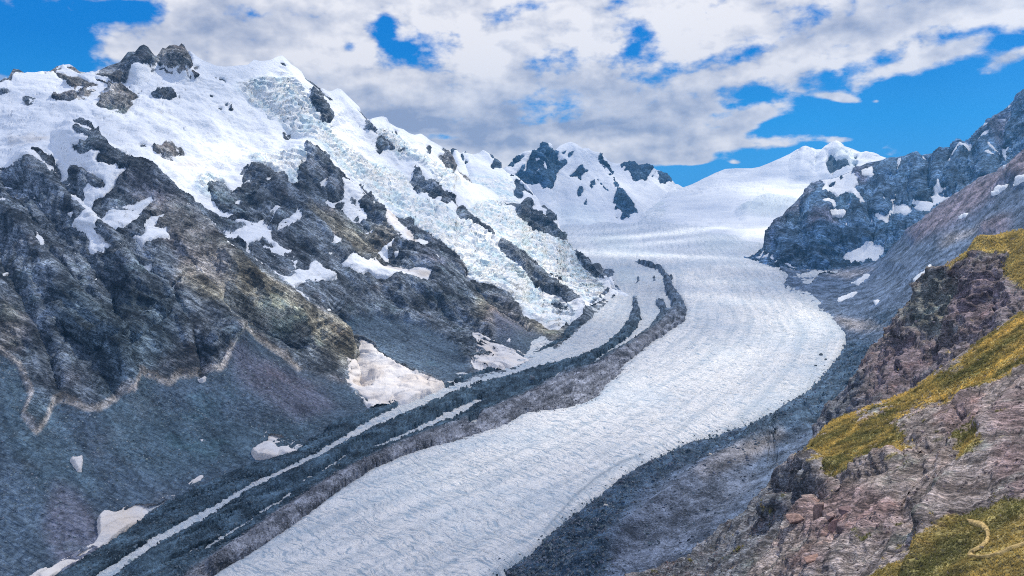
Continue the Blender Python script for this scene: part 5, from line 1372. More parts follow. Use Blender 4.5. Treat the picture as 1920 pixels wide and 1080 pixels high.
# ================================================================== SCREE AND SIDE MORAINE RIGHT OF THE GLACIER
TOP6 = [(860, 1100), (930, 1060), (960, 1040), (1000, 1015), (1050, 965), (1100, 925), (1150, 885), (1200, 850), (1250, 825), (1300, 805), (1350, 790), (1400, 775), (1440, 700), (1455, 540), (1462, 500), (1480, 505), (1500, 508),
        (1540, 505), (1560, 502), (1600, 500), (1640, 493), (1660, 482), (1680, 455), (1700, 435), (1720, 420), (1740, 404), (1760, 388), (1800, 362), (1830, 343), (1860, 325), (1890, 305), (1920, 284), (1960, 262), (2060, 200)]
BOT6 = [(860, 1130), (900, 1180), (1000, 1220), (2060, 1220)]
CT6 = [(960, 1065), (1050, 990), (1150, 910), (1250, 850), (1400, 800), (1500, 745), (1550, 700), (1588, 645), (1570, 610), (1500, 560), (1468, 535), (1480, 512), (1560, 502, 5650), (1640, 490, 5500),
       (1700, 435, 5100), (1760, 388, 4900), (1830, 343, 4600), (1920, 284, 4200), (2050, 205, 3700), (1560, 560, 4400), (1640, 560, 3900), (1740, 540, 3300), (1850, 470, 3300), (1800, 440, 3900),
       (1650, 640, 3000), (1640, 720, 2350), (1560, 790, 2000), (1450, 900, 1630), (1400, 960, 1470), (1250, 1080, 1290), (1100, 1080, 1330), (1200, 980, 1560), (1400, 850, 1930), (1920, 700, 1500), (1700, 900, 1300), (2050, 1000, 900), (1050, 1200, 1130)]
RG6 = [([(1500, 800), (1420, 830), (1330, 880), (1250, 940), (1150, 1020), (1080, 1080)], 26, 30), ([(1450, 860), (1350, 930), (1250, 1010)], -14, 25), ([(1640, 490), (1700, 500), (1760, 440), (1900, 330)], 30, 30),
       ([(1480, 520), (1530, 560), (1600, 620)], 10, 14), ([(1700, 460), (1800, 400), (1900, 340)], -16, 18), ([(1620, 600), (1700, 560), (1800, 480)], -12, 20)]
L6 = Slope(860, 2060, 2.3, TOP6, BOT6, CT6, RG6)
inice = look(mask([GLEFT[::-1] + GRIGHT if False else GRIGHT + [(1405, 440), (1100, 440), (300, 1140)]], blur=2, passes=2), L6.wx, L6.wy)
SN6 = [[(1588, 534), (1605, 530), (1622, 520), (1637, 516), (1628, 523), (1610, 534), (1600, 533)], [(1570, 570), (1578, 560), (1590, 557), (1600, 553), (1612, 550), (1600, 560), (1588, 566), (1575, 571)],
       [(1713, 530), (1720, 520), (1735, 512), (1745, 500), (1750, 493), (1744, 512), (1735, 528), (1728, 530), (1722, 535)], [(1863, 375), (1875, 360), (1878, 353), (1890, 353), (1897, 346), (1893, 355), (1880, 365), (1870, 372)],
       [(1901, 353), (1915, 338), (1930, 330), (1930, 340), (1910, 351)], [(1800, 422), (1815, 408), (1825, 403), (1822, 409), (1810, 417)], [(1875, 317), (1890, 307), (1887, 314)], [(1630, 538), (1637, 536), (1635, 540)],
       [(1722, 458), (1732, 456), (1730, 460)], [(1587, 546), (1595, 545), (1592, 549)], [(1648, 588), (1655, 592), (1650, 594)], [(1640, 566), (1650, 562), (1646, 572), (1641, 573)]]
m6 = L6.at(mask(SN6, blur=1, passes=1))
PUR6 = mask([[(1700, 432), (1760, 388), (1920, 284), (2060, 200), (2060, 400), (1900, 330), (1860, 380), (1780, 440), (1720, 460)], [(1840, 420), (1900, 400), (1890, 440), (1840, 450)]], blur=8)
BAND6 = mask([[(1300, 900), (1380, 850), (1470, 815), (1480, 822), (1400, 870), (1320, 910)], [(1560, 600), (1640, 600), (1660, 620), (1600, 625)], [(1780, 445), (1850, 420), (1820, 440), (1760, 470)], [(1540, 510), (1600, 508), (1650, 505), (1590, 525)]], blur=4)
PALE6 = mask([[(1120, 1080), (1200, 960), (1300, 880), (1400, 860), (1420, 900), (1350, 980), (1250, 1080)]], blur=16)
ROUGH6 = mask([[(900, 1180), (960, 1065), (1050, 990), (1150, 910), (1250, 850), (1400, 800), (1500, 745), (1550, 700), (1590, 640), (1650, 640), (1640, 700), (1560, 800), (1450, 830), (1300, 870), (1200, 920), (1150, 1000), (1120, 1200)],
               [(1620, 600), (1700, 575), (1710, 590), (1640, 620)]], blur=10)
r6 = look(ROUGH6, L6.px, L6.py)
low6 = fbm(L6.P, 300.0, 3, seed=111) * 9
k6 = np.clip(L6.Y / 3000, 0.4, 1.6)
dn6 = (fbm(L6.P, 60.0, 3, 0.6, ridged=True, seed=112) * 9 * k6 + fbm(L6.P, 18.0, 3, 0.6, seed=113) * 4 * k6) * (0.25 + 2.0 * r6)
A6 = np.stack([(L6.P[..., 0] * -.8 - L6.P[..., 1] * .6) / 6, (L6.P[..., 0] * .6 - L6.P[..., 1] * .8), L6.P[..., 2] * 0.2], -1)
dn6 = dn6 + fbm(A6, 120, 4, 0.55, seed=114) * 13 * (1 - r6) * k6
rockz = look(PUR6, L6.px, L6.py)
dn6 = dn6 + sum(rock_relief(L6, 0.7, (-0.7, -0.7))) * rockz
disp6 = (low6 + dn6) * (1 - 0.9 * smooth(inice, 0.0, 0.6)) - 45 * smooth(inice, 0.35, 1.0) + 3
V6 = L6.mesh(disp6)
c6 = L6.paint((0.120, 0.165, 0.245), [(PUR6, (0.23, 0.195, 0.235), 0.85), (BAND6, (0.40, 0.37, 0.36), 0.75), (PALE6, (0.155, 0.18, 0.235), 0.7), (ROUGH6, (0.050, 0.095, 0.150), 0.8)])
c6 = c6 * (0.8 + 0.4 * smooth(fbm(A6, 80.0, 4, 0.6, seed=118), -.3, .4))[..., None]
c6 = c6 * (0.55 + 0.95 * smooth(fbm(L6.P, 17.0, 4, 0.72, seed=340), -.45, .5))[..., None]
c6 = np.concatenate([c6, np.broadcast_to(c6[-1:], (V6.shape[0] - L6.nr,) + c6.shape[1:])], 0)
scree = obj('scree_slope', mesh_np('scree_slope', V6.reshape(-1, 3), grid_faces(V6.shape[0], L6.nc), MAT_DEBRIS, c6.reshape(-1, 3), True))
label(scree, "grey scree slope and dark rubble moraine along the right bank of the glacier", "slope")
s6 = np.empty(L6.P.shape); s6[:] = SNOW * 0.92
snow_children(L6, scree, m6, disp6 + (m6 - .5) * 8 * L6.mpp, s6, MAT_SNOW, min_verts=6)
# ================================================================== NEAR CLIFF AND GRASSY SLOPE (right)
def near_relief(S, k=1.0, d=(0.6, 0.8)):
    P = S.P
    a = P[..., 0] * d[0] + P[..., 1] * d[1]
    b = -P[..., 0] * d[1] + P[..., 1] * d[0]
    A = np.stack([a / 2.5, b, P[..., 2] * 1.3], -1)
    s = np.clip(S.Y / 300.0, 0.4, 2.6)
    x = fbm(A, 34.0, 3, 0.55, ridged=True, seed=131) * 4.0 + fbm(A, 11.0, 3, 0.6, ridged=True, seed=132) * 1.9
    x = x + fbm(P, 4.0, 3, 0.65, seed=133) * 0.85 + fbm(P, 1.6, 2, 0.6, seed=134) * 0.3
    h = (P @ np.array([0.45, -0.2, 0.87])) + fbm(P, 30, 3, seed=135) * 5
    sh = h / 4.2
    x = x + ((np.abs(sh - np.floor(sh) - .5) * 2) ** 0.5 - .5) * 0.55
    return x * k * s ** 0.6


TOPB = [(1480, 900), (1520, 850), (1533, 815), (1545, 780), (1560, 752), (1590, 722), (1620, 700), (1640, 672), (1648, 650), (1668, 617), (1688, 592), (1700, 578), (1712, 566), (1722, 545), (1740, 518), (1752, 506), (1765, 502), (1778, 492),
        (1800, 480), (1815, 470), (1832, 458), (1850, 445), (1865, 441), (1880, 437), (1900, 434), (1920, 430), (1960, 422), (2060, 395)]
BOTB = [(1480, 960), (1560, 880), (1700, 800), (1820, 730), (1920, 670), (2060, 620)]
CTB = [(1520, 850, 760), (1560, 752, 830), (1640, 672, 820), (1700, 578, 800), (1752, 506, 760), (1850, 445, 690), (1920, 430, 640), (2060, 395, 560), (1560, 880, 640), (1700, 800, 520), (1820, 720, 470), (1920, 640, 440), (2060, 600, 380),
       (1640, 760, 640), (1700, 680, 660), (1780, 600, 640), (1850, 540, 600), (1920, 520, 560), (1620, 820, 600)]
RGB_ = [([(1752, 506), (1740, 560), (1700, 640), (1680, 730), (1660, 790)], 9, 30), ([(1648, 650), (1640, 720), (1620, 780)], 8, 22), ([(1700, 640), (1690, 700)], -7, 14), ([(1850, 445), (1830, 540), (1800, 620)], 8, 34),
        ([(1790, 520), (1770, 600), (1740, 680)], -9, 26), ([(1580, 730), (1570, 790), (1550, 830)], -6, 18), ([(1880, 500), (1860, 580)], -6, 20)]
LB = Slope(1480, 2060, 2.1, TOPB, BOTB, CTB, RGB_)
GRB = mask([[(1795, 485), (1850, 450), (1880, 438), (1925, 428), (2070, 390), (2070, 560), (1925, 548), (1893, 524), (1868, 500), (1900, 482)], [(1772, 497), (1800, 480), (1845, 462), (1848, 470), (1800, 496), (1775, 503)],
            [(1890, 520), (1925, 495), (2070, 450), (2070, 560), (1900, 530)]], [[(1850, 500), (1875, 478), (1905, 470), (1880, 500), (1860, 520)]], blur=3)
BLUEB = mask([[(1500, 900), (1560, 745), (1625, 695), (1640, 730), (1625, 800), (1560, 880)]], blur=8)
GREENB = mask([[(1755, 510), (1790, 520), (1800, 560), (1800, 610), (1780, 640), (1740, 630), (1700, 600), (1730, 560)]], blur=9)
PURB = mask([[(1800, 540), (1870, 520), (1920, 560), (1860, 620), (1800, 620)], [(1650, 660), (1760, 640), (1780, 700), (1700, 730), (1650, 780)]], blur=9)
gB = LB.at(GRB)
dB = (near_relief(LB, 1.15) * (1 - 0.75 * gB) + fbm(LB.P, 9.0, 3, seed=140) * 0.8 * gB + 0.8 * gB) * LB.fade()
VB = LB.mesh(dB)
cB = LB.paint((0.205, 0.180, 0.195), [(BLUEB, (0.125, 0.155, 0.195), 0.75), (GREENB, (0.175, 0.200, 0.190), 0.8), (PURB, (0.185, 0.150, 0.180), 0.7)])
mottle = fbm(LB.P, 12.0, 4, 0.6, seed=141)
gcolB = np.array([0.44, 0.36, 0.15]) * (0.75 + 0.5 * smooth(mottle, -.4, .4))[..., None]
gb2 = smooth(look(box(box(GRB, 8), 8), LB.wx, LB.wy) + 1.0 * mottle, 0.36, 0.70)[..., None]
cB = cB * (0.55 + 0.95 * smooth(fbm(LB.P, 5.0, 4, 0.75, seed=362), -.45, .45))[..., None]
cB = cB * (1 - gb2) + gcolB * gb2
cBf = np.concatenate([cB, np.broadcast_to(cB[-1:], (VB.shape[0] - LB.nr,) + cB.shape[1:])], 0)
cliff = obj('cliff', mesh_np('cliff', VB.reshape(-1, 3), grid_faces(VB.shape[0], LB.nc), MAT_NEAR, cBf.reshape(-1, 3)))
label(cliff, "purple grey rock cliff with a grassy top behind the near grassy slope", "cliff")

TOPA = [(1150, 1125), (1180, 1085), (1215, 1068), (1250, 1060), (1300, 1040), (1335, 1012), (1370, 985), (1400, 962), (1415, 945), (1430, 925), (1440, 905), (1452, 890), (1462, 882), (1475, 874), (1500, 859), (1512, 838), (1522, 826), (1532, 818),
        (1545, 802), (1562, 789), (1600, 772), (1650, 753), (1700, 737), (1712, 728), (1740, 705), (1780, 680), (1805, 660), (1820, 650), (1860, 624), (1890, 600), (1920, 582), (1960, 560), (2060, 515)]
BOTA = [(1150, 1175), (2060, 1175)]
CTA = [(1180, 1085, 460), (1300, 1040, 430), (1400, 962, 430), (1465, 880, 430), (1562, 789, 455), (1700, 737, 430), (1820, 650, 440), (1920, 582, 430), (2060, 515, 420), (1920, 700, 300), (1920, 820, 215), (1920, 950, 160), (1920, 1080, 125), (1920, 1175, 108),
       (1750, 1175, 128), (1550, 1175, 175), (1350, 1175, 255), (1160, 1175, 340), (1500, 980, 290), (1600, 900, 300), (1550, 850, 365), (1700, 850, 285), (1700, 1000, 190), (1560, 1060, 210), (1400, 1060, 310), (1800, 760, 310), (1800, 900, 215),
       (2060, 1175, 95), (2060, 800, 200)]
RGA = [([(1465, 880), (1530, 870), (1600, 890), (1680, 870)], 4, 22), ([(1440, 905), (1480, 930), (1540, 930)], -7, 24), ([(1540, 890), (1500, 930), (1450, 960)], 5, 16), ([(1735, 885), (1700, 925), (1680, 945)], -3.0, 12),
       ([(1800, 780), (1760, 830), (1720, 850)], -3.5, 20), ([(1900, 780), (1850, 850), (1790, 920), (1750, 980)], 4.5, 40), ([(1700, 960), (1650, 1000), (1600, 1060)], -3, 30), ([(1860, 700), (1780, 740), (1700, 780)], -3, 18),
       ([(1530, 960), (1570, 1000), (1560, 1030)], -2, 16), ([(1745, 990), (1730, 1040), (1710, 1080)], 2.0, 18)]
LA = Slope(1150, 2060, 2.0, TOPA, BOTA, CTA, RGA)
GRA = mask([[(1460, 884), (1500, 858), (1515, 836), (1562, 788), (1650, 752), (1700, 736), (1712, 727), (1780, 680), (1860, 622), (1925, 580), (2070, 510), (2070, 650), (1925, 695), (1860, 728), (1800, 742), (1745, 755), (1700, 775), (1668, 800),
             (1700, 828), (1730, 835), (1700, 855), (1665, 868), (1620, 885), (1600, 895), (1570, 905), (1548, 895), (1550, 872), (1530, 858), (1500, 868)],
            [(1640, 1085), (1665, 1060), (1700, 1040), (1735, 1015), (1780, 985), (1820, 965), (1870, 950), (1925, 940), (2070, 930), (2070, 1180), (1640, 1180)], [(1800, 830), (1830, 800), (1865, 830), (1850, 870), (1810, 880)]],
           [[(1600, 780), (1650, 765), (1690, 765), (1640, 790), (1600, 800)], [(1760, 690), (1820, 668), (1800, 700), (1760, 715)]], blur=5)
STREAK = np.clip(tents([([(1462, 884), (1500, 868), (1560, 838), (1610, 808)], 1, 9), ([(1535, 805), (1600, 778), (1700, 742)], 1, 10), ([(1690, 790), (1760, 745), (1850, 700), (1925, 655)], 1, 16), ([(1850, 655), (1925, 600)], 1, 12)]), 0, 1)
PINK = mask([[(1480, 960), (1540, 930), (1620, 920), (1700, 950), (1640, 1000), (1560, 1020), (1500, 1000)], [(1770, 750), (1840, 740), (1860, 800), (1800, 830), (1760, 800)], [(1880, 780), (1930, 740), (1930, 950), (1870, 900)],
             [(1480, 1070), (1520, 1040), (1570, 1050), (1540, 1080)]], blur=9)
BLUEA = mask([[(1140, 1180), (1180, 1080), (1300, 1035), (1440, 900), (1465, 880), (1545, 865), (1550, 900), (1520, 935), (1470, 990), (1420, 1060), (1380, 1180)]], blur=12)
PALEA = mask([[(1620, 880), (1700, 860), (1780, 830), (1800, 880), (1720, 930), (1640, 930)], [(1730, 930), (1800, 890), (1850, 930), (1760, 990)], [(1730, 1040), (1760, 985), (1780, 990), (1740, 1060)]], blur=10)
gA = LA.at(GRA)
dA = (near_relief(LA, 1.0) * (1 - 0.72 * gA) + (fbm(LA.P, 5.0, 3, seed=150) * 0.7 + 0.5) * gA) * LA.fade()
VA = LA.mesh(dA)
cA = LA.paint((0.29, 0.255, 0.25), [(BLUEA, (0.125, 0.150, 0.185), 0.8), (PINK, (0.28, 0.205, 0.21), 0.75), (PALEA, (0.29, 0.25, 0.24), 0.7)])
motA = fbm(LA.P, 7.0, 4, 0.6, seed=151)
motA2 = fbm(LA.P, 26.0, 3, 0.6, seed=152)
gg = np.empty(LA.P.shape); gg[:] = (0.42, 0.335, 0.13)
k_ = smooth(motA2, -.25, .35)[..., None]
gg = gg * (1 - k_) + np.array([0.185, 0.175, 0.07]) * k_
st = LA.at(STREAK)[..., None]
gg = gg * (1 - st * .85) + np.array([0.55, 0.42, 0.15]) * st * .85
gg = gg * (0.7 + 0.6 * smooth(motA, -.4, .4))[..., None]
ga2 = smooth(look(box(box(GRA, 14), 12), LA.wx, LA.wy) + 1.0 * motA + 0.5 * motA2, 0.36, 0.70)[..., None]
cA = cA * (0.5 + 1.0 * smooth(fbm(LA.P, 2.2, 4, 0.75, seed=360) + 0.6 * fbm(LA.P, 9.0, 3, 0.6, seed=361), -.5, .5))[..., None]
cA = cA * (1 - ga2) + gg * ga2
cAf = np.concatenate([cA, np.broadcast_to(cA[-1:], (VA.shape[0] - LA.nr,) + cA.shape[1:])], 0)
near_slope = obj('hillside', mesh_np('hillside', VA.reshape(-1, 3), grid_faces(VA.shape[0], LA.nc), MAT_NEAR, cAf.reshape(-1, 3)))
label(near_slope, "near brown rocky hillside with yellow grass in the lower right corner", "hillside")


# ------------------------------------------------------------------ grass, rubble, boulders
def joined(name, template, faces, pos, scl, rots, mat, cols, **props):
    n, k = len(pos), len(template)
    c, s = np.cos(rots), np.sin(rots)
    T = template[None] * scl[:, None, :]
    x = T[..., 0] * c[:, None] - T[..., 1] * s[:, None]
    y = T[..., 0] * s[:, None] + T[..., 1] * c[:, None]
    V = np.stack([x, y, T[..., 2]], -1) + pos[:, None]
    F = (faces[None] + (np.arange(n) * k)[:, None, None]).reshape(-1, faces.shape[1])
    C = np.repeat(cols, k, axis=0)
    return obj(name, mesh_np(name, V.reshape(-1, 3), F, mat, C, False), None, **props)


def pick(S, disp, weight, n):
    w = np.maximum(weight, 0).ravel() * (S.mpp.ravel() ** 2)
    w = w / w.sum()
    idx = rng.choice(len(w), n, p=w)
    V = (S.P + S.N * disp[..., None]).reshape(-1, 3)[idx]
    j = rng.normal(0, 1, (n, 3)) * (S.mpp.ravel()[idx] * 0.9)[:, None]
    N = S.N.reshape(-1, 3)[idx]
    j -= N * (j * N).sum(1)[:, None]
    return V + j, idx


def hull(seed, n=9, sq=(1, .8, .65), sharp=True):
    import bmesh
    r = np.random.default_rng(seed)
    bm = bmesh.new()
    for _ in range(n):
        d = r.normal(size=3); d /= np.linalg.norm(d)
        if sharp:
            d = np.sign(d) * np.abs(d) ** 0.7
        bm.verts.new(d * np.array(sq) * r.uniform(.8, 1.1))
    res = bmesh.ops.convex_hull(bm, input=bm.verts)
    bmesh.ops.delete(bm, geom=[g for g in res['geom_interior'] if isinstance(g, bmesh.types.BMVert)], context='VERTS')
    bmesh.ops.triangulate(bm, faces=bm.faces)
    bm.verts.ensure_lookup_table()
    for i, v in enumerate(bm.verts): v.index = i
    V = np.array([v.co[:] for v in bm.verts]); F = np.array([[v.index for v in f.verts] for f in bm.faces])
    bm.free()
    return V, F


MAT_STONE, t_, b_, pos_ = mat_base("boulder_stone", 0.9, 0.2)
nn_ = t_.noise(pos_, 0.9, 7, 0.7)
f_ = t_.mr(nn_, 0.35, 0.68, 0.6, 1.45)
t_.put(b_.inputs['Base Color'], t_.mix(1.0, attr_col(t_), t_.xyz(f_, f_, f_), 'MULTIPLY'))
bump(t_, b_, nn_, 0.6)

MAT_GRASS, t_, b_, pos_ = mat_base("dry_grass", 0.85, 0.1)
t_.put(b_.inputs['Base Color'], attr_col(t_))

# grass tussocks on both grassy slopes
bl = []
bf = []
for k in range(7):
    a = k * 2.4
    l = 0.35 + 0.25 * ((k * 37) % 5) / 5
    bx, by = math.cos(a), math.sin(a)
    w = 0.16
    o_ = len(bl)
    bl += [(bx * .1 - by * w, by * .1 + bx * w, -0.15), (bx * .1 + by * w, by * .1 - bx * w, -0.15), (bx * l * 1.2, by * l * 1.2, 0.55 + l * 0.7)]
    bf.append((o_, o_ + 1, o_ + 2))
bl = np.array(bl); bf = np.array(bf)
for S, d_, w_, n_, gc, lab_ in ((LA, dA, ga2[..., 0] * np.clip(LA.Y / 200, .6, 3) ** -1.0, 30000, gg, "yellow tussock grass covering the near hillside"),
                                (LB, dB, gb2[..., 0], 8000, gcolB, "tussock grass on top of the cliff behind")):
    p_, ix = pick(S, d_, w_, n_)
    cc_ = gc.reshape(-1, 3)[ix] * rng.uniform(0.9, 2.0, (n_, 1))
    sc_ = rng.uniform(0.5, 1.15, n_) * np.clip(S.Y.ravel()[ix] / 300, .55, 1.8)
    g_ = joined('grass', bl, bf, p_, np.stack([sc_, sc_, sc_], -1), rng.uniform(0, 6.28, n_), MAT_GRASS, cc_)
    label(g_, lab_, "grass", "stuff")

# rubble
tV, tF = hull(3, 8)
for S, d_, w_, n_, lo, hi, base, mt, lab_, ex in (
        (LA, dA, (1 - smooth(gA, .3, .7)) * smooth(fbm(LA.P, 22, 3, seed=161), -.1, .4) + 0.08, 9000, 0.18, 0.85, (0.25, 0.20, 0.19), MAT_STONE, "loose broken rock scattered over the near hillside", 2.2),
        (LB, dB, (1 - smooth(gB, .3, .7)) * 0.4 + 0.3, 2500, 0.5, 1.8, (0.27, 0.25, 0.25), MAT_STONE, "loose rock on the cliff behind the grassy slope", 2.0),
        (L1, disp_rock1, tal1 * (1 - m1) * smooth(fbm(L1.P, 130, 3, seed=162), -.35, .4) * (L1.py < 1120), 11000, 1.0, 4.6, (0.21, 0.25, 0.27), MAT_STONE, "fallen stones scattered on the dark scree left of the glacier", 3.0),
        (L6, disp6, (r6 * .8 + .2) * (inice < 0.2) * (L6.py < 1120) * (L6.Y < 4200), 16000, 0.9, 6.5, (0.15, 0.175, 0.20), MAT_STONE, "stones scattered on the right side moraine", 2.6)):
    p_, ix = pick(S, d_, w_, n_)
    u_ = rng.uniform(0, 1, n_) ** ex
    sc_ = lo + (hi - lo) * u_
    shp = rng.uniform(.65, 1.25, (n_, 3)) * sc_[:, None]
    cc_ = np.array(base) * rng.uniform(0.6, 1.6, (n_, 1)) * rng.uniform(.93, 1.07, (n_, 3))
    label(joined('rubble', tV, tF, p_, shp, rng.uniform(0, 6.28, n_), mt, cc_), lab_, "rubble", "stuff")

# rubble on the medial moraine and at the ice edge
wm = (smooth(dd_m, .55, .95) * vis * (GPY < 1130) * (GPY > 560)).ravel() * (GP[..., 1].ravel() / FPX) ** 2
wm = wm + (pep * 0.5 * vis * (GPY < 1130)).ravel() * (GP[..., 1].ravel() / FPX) ** 2
ix = rng.choice(len(wm), 12000, p=wm / wm.sum())
p_ = DV.reshape(-1, 3)[ix] + rng.normal(0, 2.0, (len(ix), 3)) * [1, 1, 0]
p_[:, 2] = np.maximum(p_[:, 2], GV.reshape(-1, 3)[ix, 2])
sc_ = 0.8 + 4.2 * rng.uniform(0, 1, len(ix)) ** 3.2
gmix = gm.reshape(-1)[ix][:, None]
cc_ = (np.array([0.10, 0.13, 0.15]) * (1 - gmix) + np.array([0.20, 0.195, 0.21]) * gmix) * rng.uniform(.55, 1.7, (len(ix), 1))
label(joined('rubble', tV, tF, p_, rng.uniform(.65, 1.25, (len(ix), 3)) * sc_[:, None], rng.uniform(0, 6.28, len(ix)), MAT_STONE, cc_), "stones and blocks riding on the dark moraine bands", "rubble", "stuff")


def surf(S, disp, px, py):
    k = np.argmin((S.px - px) ** 2 + (S.py - py) ** 2)
    return (S.P + S.N * disp[..., None]).reshape(-1, 3)[k], S.Y.ravel()[k] / FPX


def boulder(pos, size, col, seed, text, sq=(1, .8, .7), rz=0.0, tilt=0.0, group=None, n=16):
    import bmesh
    V, F = hull(seed, n, sq)
    bm = bmesh.new()
    vs = [bm.verts.new(v) for v in V]
    for f in F:
        bm.faces.new([vs[i] for i in f])
    bmesh.ops.dissolve_limit(bm, angle_limit=R(14), verts=bm.verts, edges=bm.edges)
    bmesh.ops.bevel(bm, geom=list(bm.edges), offset=0.07, segments=2, affect='EDGES', profile=0.6)
    bmesh.ops.triangulate(bm, faces=bm.faces)
    bmesh.ops.subdivide_edges(bm, edges=list(bm.edges), cuts=1, use_grid_fill=True)
    me = bpy.data.meshes.new('boulder')
    bm.to_mesh(me); bm.free()
    co = np.zeros(len(me.vertices) * 3); me.vertices.foreach_get('co', co); co = co.reshape(-1, 3)
    co += (fbm(co + seed, 0.7, 3, seed=seed)[:, None]) * 0.10 * co
    co *= size
    me.vertices.foreach_set('co', co.ravel())
    at = me.attributes.new('Col', 'FLOAT_COLOR', 'POINT')
    c4 = np.ones((len(co), 4), np.float32); c4[:, :3] = col
    at.data.foreach_set('color', c4.ravel())
    me.materials.append(MAT_STONE)
    o = obj('boulder', me)
    o.location = (pos[0], pos[1], pos[2] + size * sq[2] * 0.35)
    o.rotation_euler = (tilt, 0, rz)
    label(o, text, "boulder", "thing", group)
    return o


G_A = "boulders below the near grassy slope"
for (px, py, s, col, seed, text, sq, rz, tilt) in [
        (1572, 982, 12, (0.36, 0.26, 0.24), 11, "pale pink rounded boulder resting on the dark hollow of the near hillside", (1, .85, .8), .3, 0),
        (1563, 1002, 17, (0.27, 0.17, 0.155), 12, "reddish angular boulder leaning below the pale rounded one", (1, .8, 1.0), .9, .3),
        (1596, 974, 15, (0.20, 0.14, 0.145), 13, "dark flat topped boulder up the slope right of the pale rounded one", (1.2, .8, .55), .5, .1),
        (1537, 985, 24, (0.26, 0.185, 0.165), 14, "large leaning brown slab left of the boulder cluster", (.55, .5, 1.25), -.4, -.35),
        (1500, 985, 18, (0.29, 0.20, 0.18), 15, "broad low block at the left end of the boulder cluster", (1.3, .8, .5), .2, .1),
        (1586, 1006, 15, (0.17, 0.13, 0.135), 16, "dark boulder right of the reddish angular one", (1, .8, .8), 1.4, 0),
        (1514, 948, 11, (0.34, 0.27, 0.25), 17, "pale flat stone at the upper edge of the broken rock", (1.4, .8, .4), .4, 0),
        (1583, 930, 9, (0.36, 0.28, 0.26), 18, "small pale stone just below the grass edge", (1.3, .8, .5), .1, 0),
        (1540, 1062, 20, (0.31, 0.20, 0.17), 19, "long pink slab near the bottom edge of the hillside", (1.6, .6, .35), .35, .1),
        (1640, 1032, 8, (0.42, 0.40, 0.40), 20, "narrow light grey stone lying alone on brown gravel", (1.6, .5, .4), .7, 0),
        (1745, 905, 7, (0.30, 0.24, 0.23), 22, "squat brown stone at the lip of the dark crack in the hillside", (1, .8, .7), .7, 0)]:
    p, mpp = surf(LA, dA, px, py)
    boulder(p, s * mpp, col, seed, text, sq, rz, tilt, G_A)


def gsurf(px, py):
    k = np.argmin((GPX - px) ** 2 + (GPY - py) ** 2)
    return DV.reshape(-1, 3)[k] if dd_m.ravel()[k] > .5 else GV.reshape(-1, 3)[k], GP.reshape(-1, 3)[k, 1] / FPX


for (px, py, s, col, seed, text, sq) in [
        (997, 719, 6.5, (0.19, 0.21, 0.23), 31, "big grey boulder on the moraine band beside the bright ice strip", (1, .9, .8)),
        (1539, 670, 4.0, (0.06, 0.08, 0.10), 32, "dark boulder on white ice near the glacier bend, the upper of two", (1.4, .8, .6)),
        (1548, 679, 3.5, (0.06, 0.08, 0.10), 33, "dark boulder on white ice near the glacier bend, the lower of two", (1.4, .8, .5)),
        (1529, 690, 2.8, (0.07, 0.09, 0.10), 36, "smallest dark stone on the white ice below the pair near the bend", (1.2, .8, .5)),
        (222, 998, 8.0, (0.16, 0.19, 0.21), 34, "grey block at the foot of the long snow strip in the lower left", (1.2, .9, .6)),
        (248, 1050, 8.0, (0.34, 0.40, 0.42), 37, "pale icy block on dark rubble near the lower left corner", (1.3, .8, .6))]:
    p, mpp = gsurf(px, py)
    boulder(p, s * mpp, col, seed, text, sq, seed * .7, 0)
for (px, py, s, col, seed, text, sq) in [(1138, 955, 6.0, (0.42, 0.41, 0.38), 35, "pale flat boulder on the dark moraine right of the white ice", (1.4, .9, .5)),
                                         (1336, 870, 4.5, (0.40, 0.37, 0.33), 38, "pale boulder on the pale rubble streak of the right moraine", (1.2, .9, .6))]:
    p, mpp = surf(L6, disp6, px, py)
    boulder(p, s * mpp, col, seed, text, sq, seed * .7, 0)

# the worn track winding over the grass in the corner
tr = [(1818, 981), (1832, 986), (1846, 991), (1856, 1000), (1859, 1012), (1856, 1024), (1846, 1034), (1832, 1040), (1823, 1046), (1828, 1053), (1843, 1054), (1862, 1051), (1885, 1044), (1910, 1034), (1940, 1022), (1980, 1006)]
tq = np.linspace(0, len(tr) - 1, 90)
trp = np.stack([np.interp(tq, range(len(tr)), [a[k] for a in tr]) for k in (0, 1)], -1)
for _ in range(3):
    trp[1:-1] = .25 * trp[:-2] + .5 * trp[1:-1] + .25 * trp[2:]
c3 = np.array([surf(LA, dA, *q)[0] for q in trp])
for _ in range(6):
    c3[1:-1] = .25 * c3[:-2] + .5 * c3[1:-1] + .25 * c3[2:]
tan = np.gradient(c3, axis=0); tan /= np.linalg.norm(tan, axis=1)[:, None]
nrm = np.array([LA.N.reshape(-1, 3)[np.argmin((LA.px - q[0]) ** 2 + (LA.py - q[1]) ** 2)] for q in trp])
sidev = np.cross(tan, nrm); sidev /= np.linalg.norm(sidev, axis=1)[:, None]
prof = [(-.9, -.35), (-.55, .04), (-.18, .10), (.18, .10), (.55, .04), (.9, -.35)]
wv = (0.72 + 0.30 * np.sin(np.linspace(0, 17, 90)) + rng.uniform(-.12, .12, 90))[:, None]
wv[:5] *= np.linspace(.3, 1, 5)[:, None]
Vt = np.stack([c3 + sidev * a * wv + nrm * (b + .5) for a, b in prof], 1)
Vt += (fbm(Vt, 0.8, 2, seed=170) * .10)[..., None]
track = obj('footpath', mesh_np('footpath', Vt.reshape(-1, 3), grid_faces(90, 6), MAT_STONE, np.array([0.52, 0.38, 0.16]) * np.ones((540, 3))))
label(track, "pale yellow worn track curling over the grass in the bottom right corner", "path")

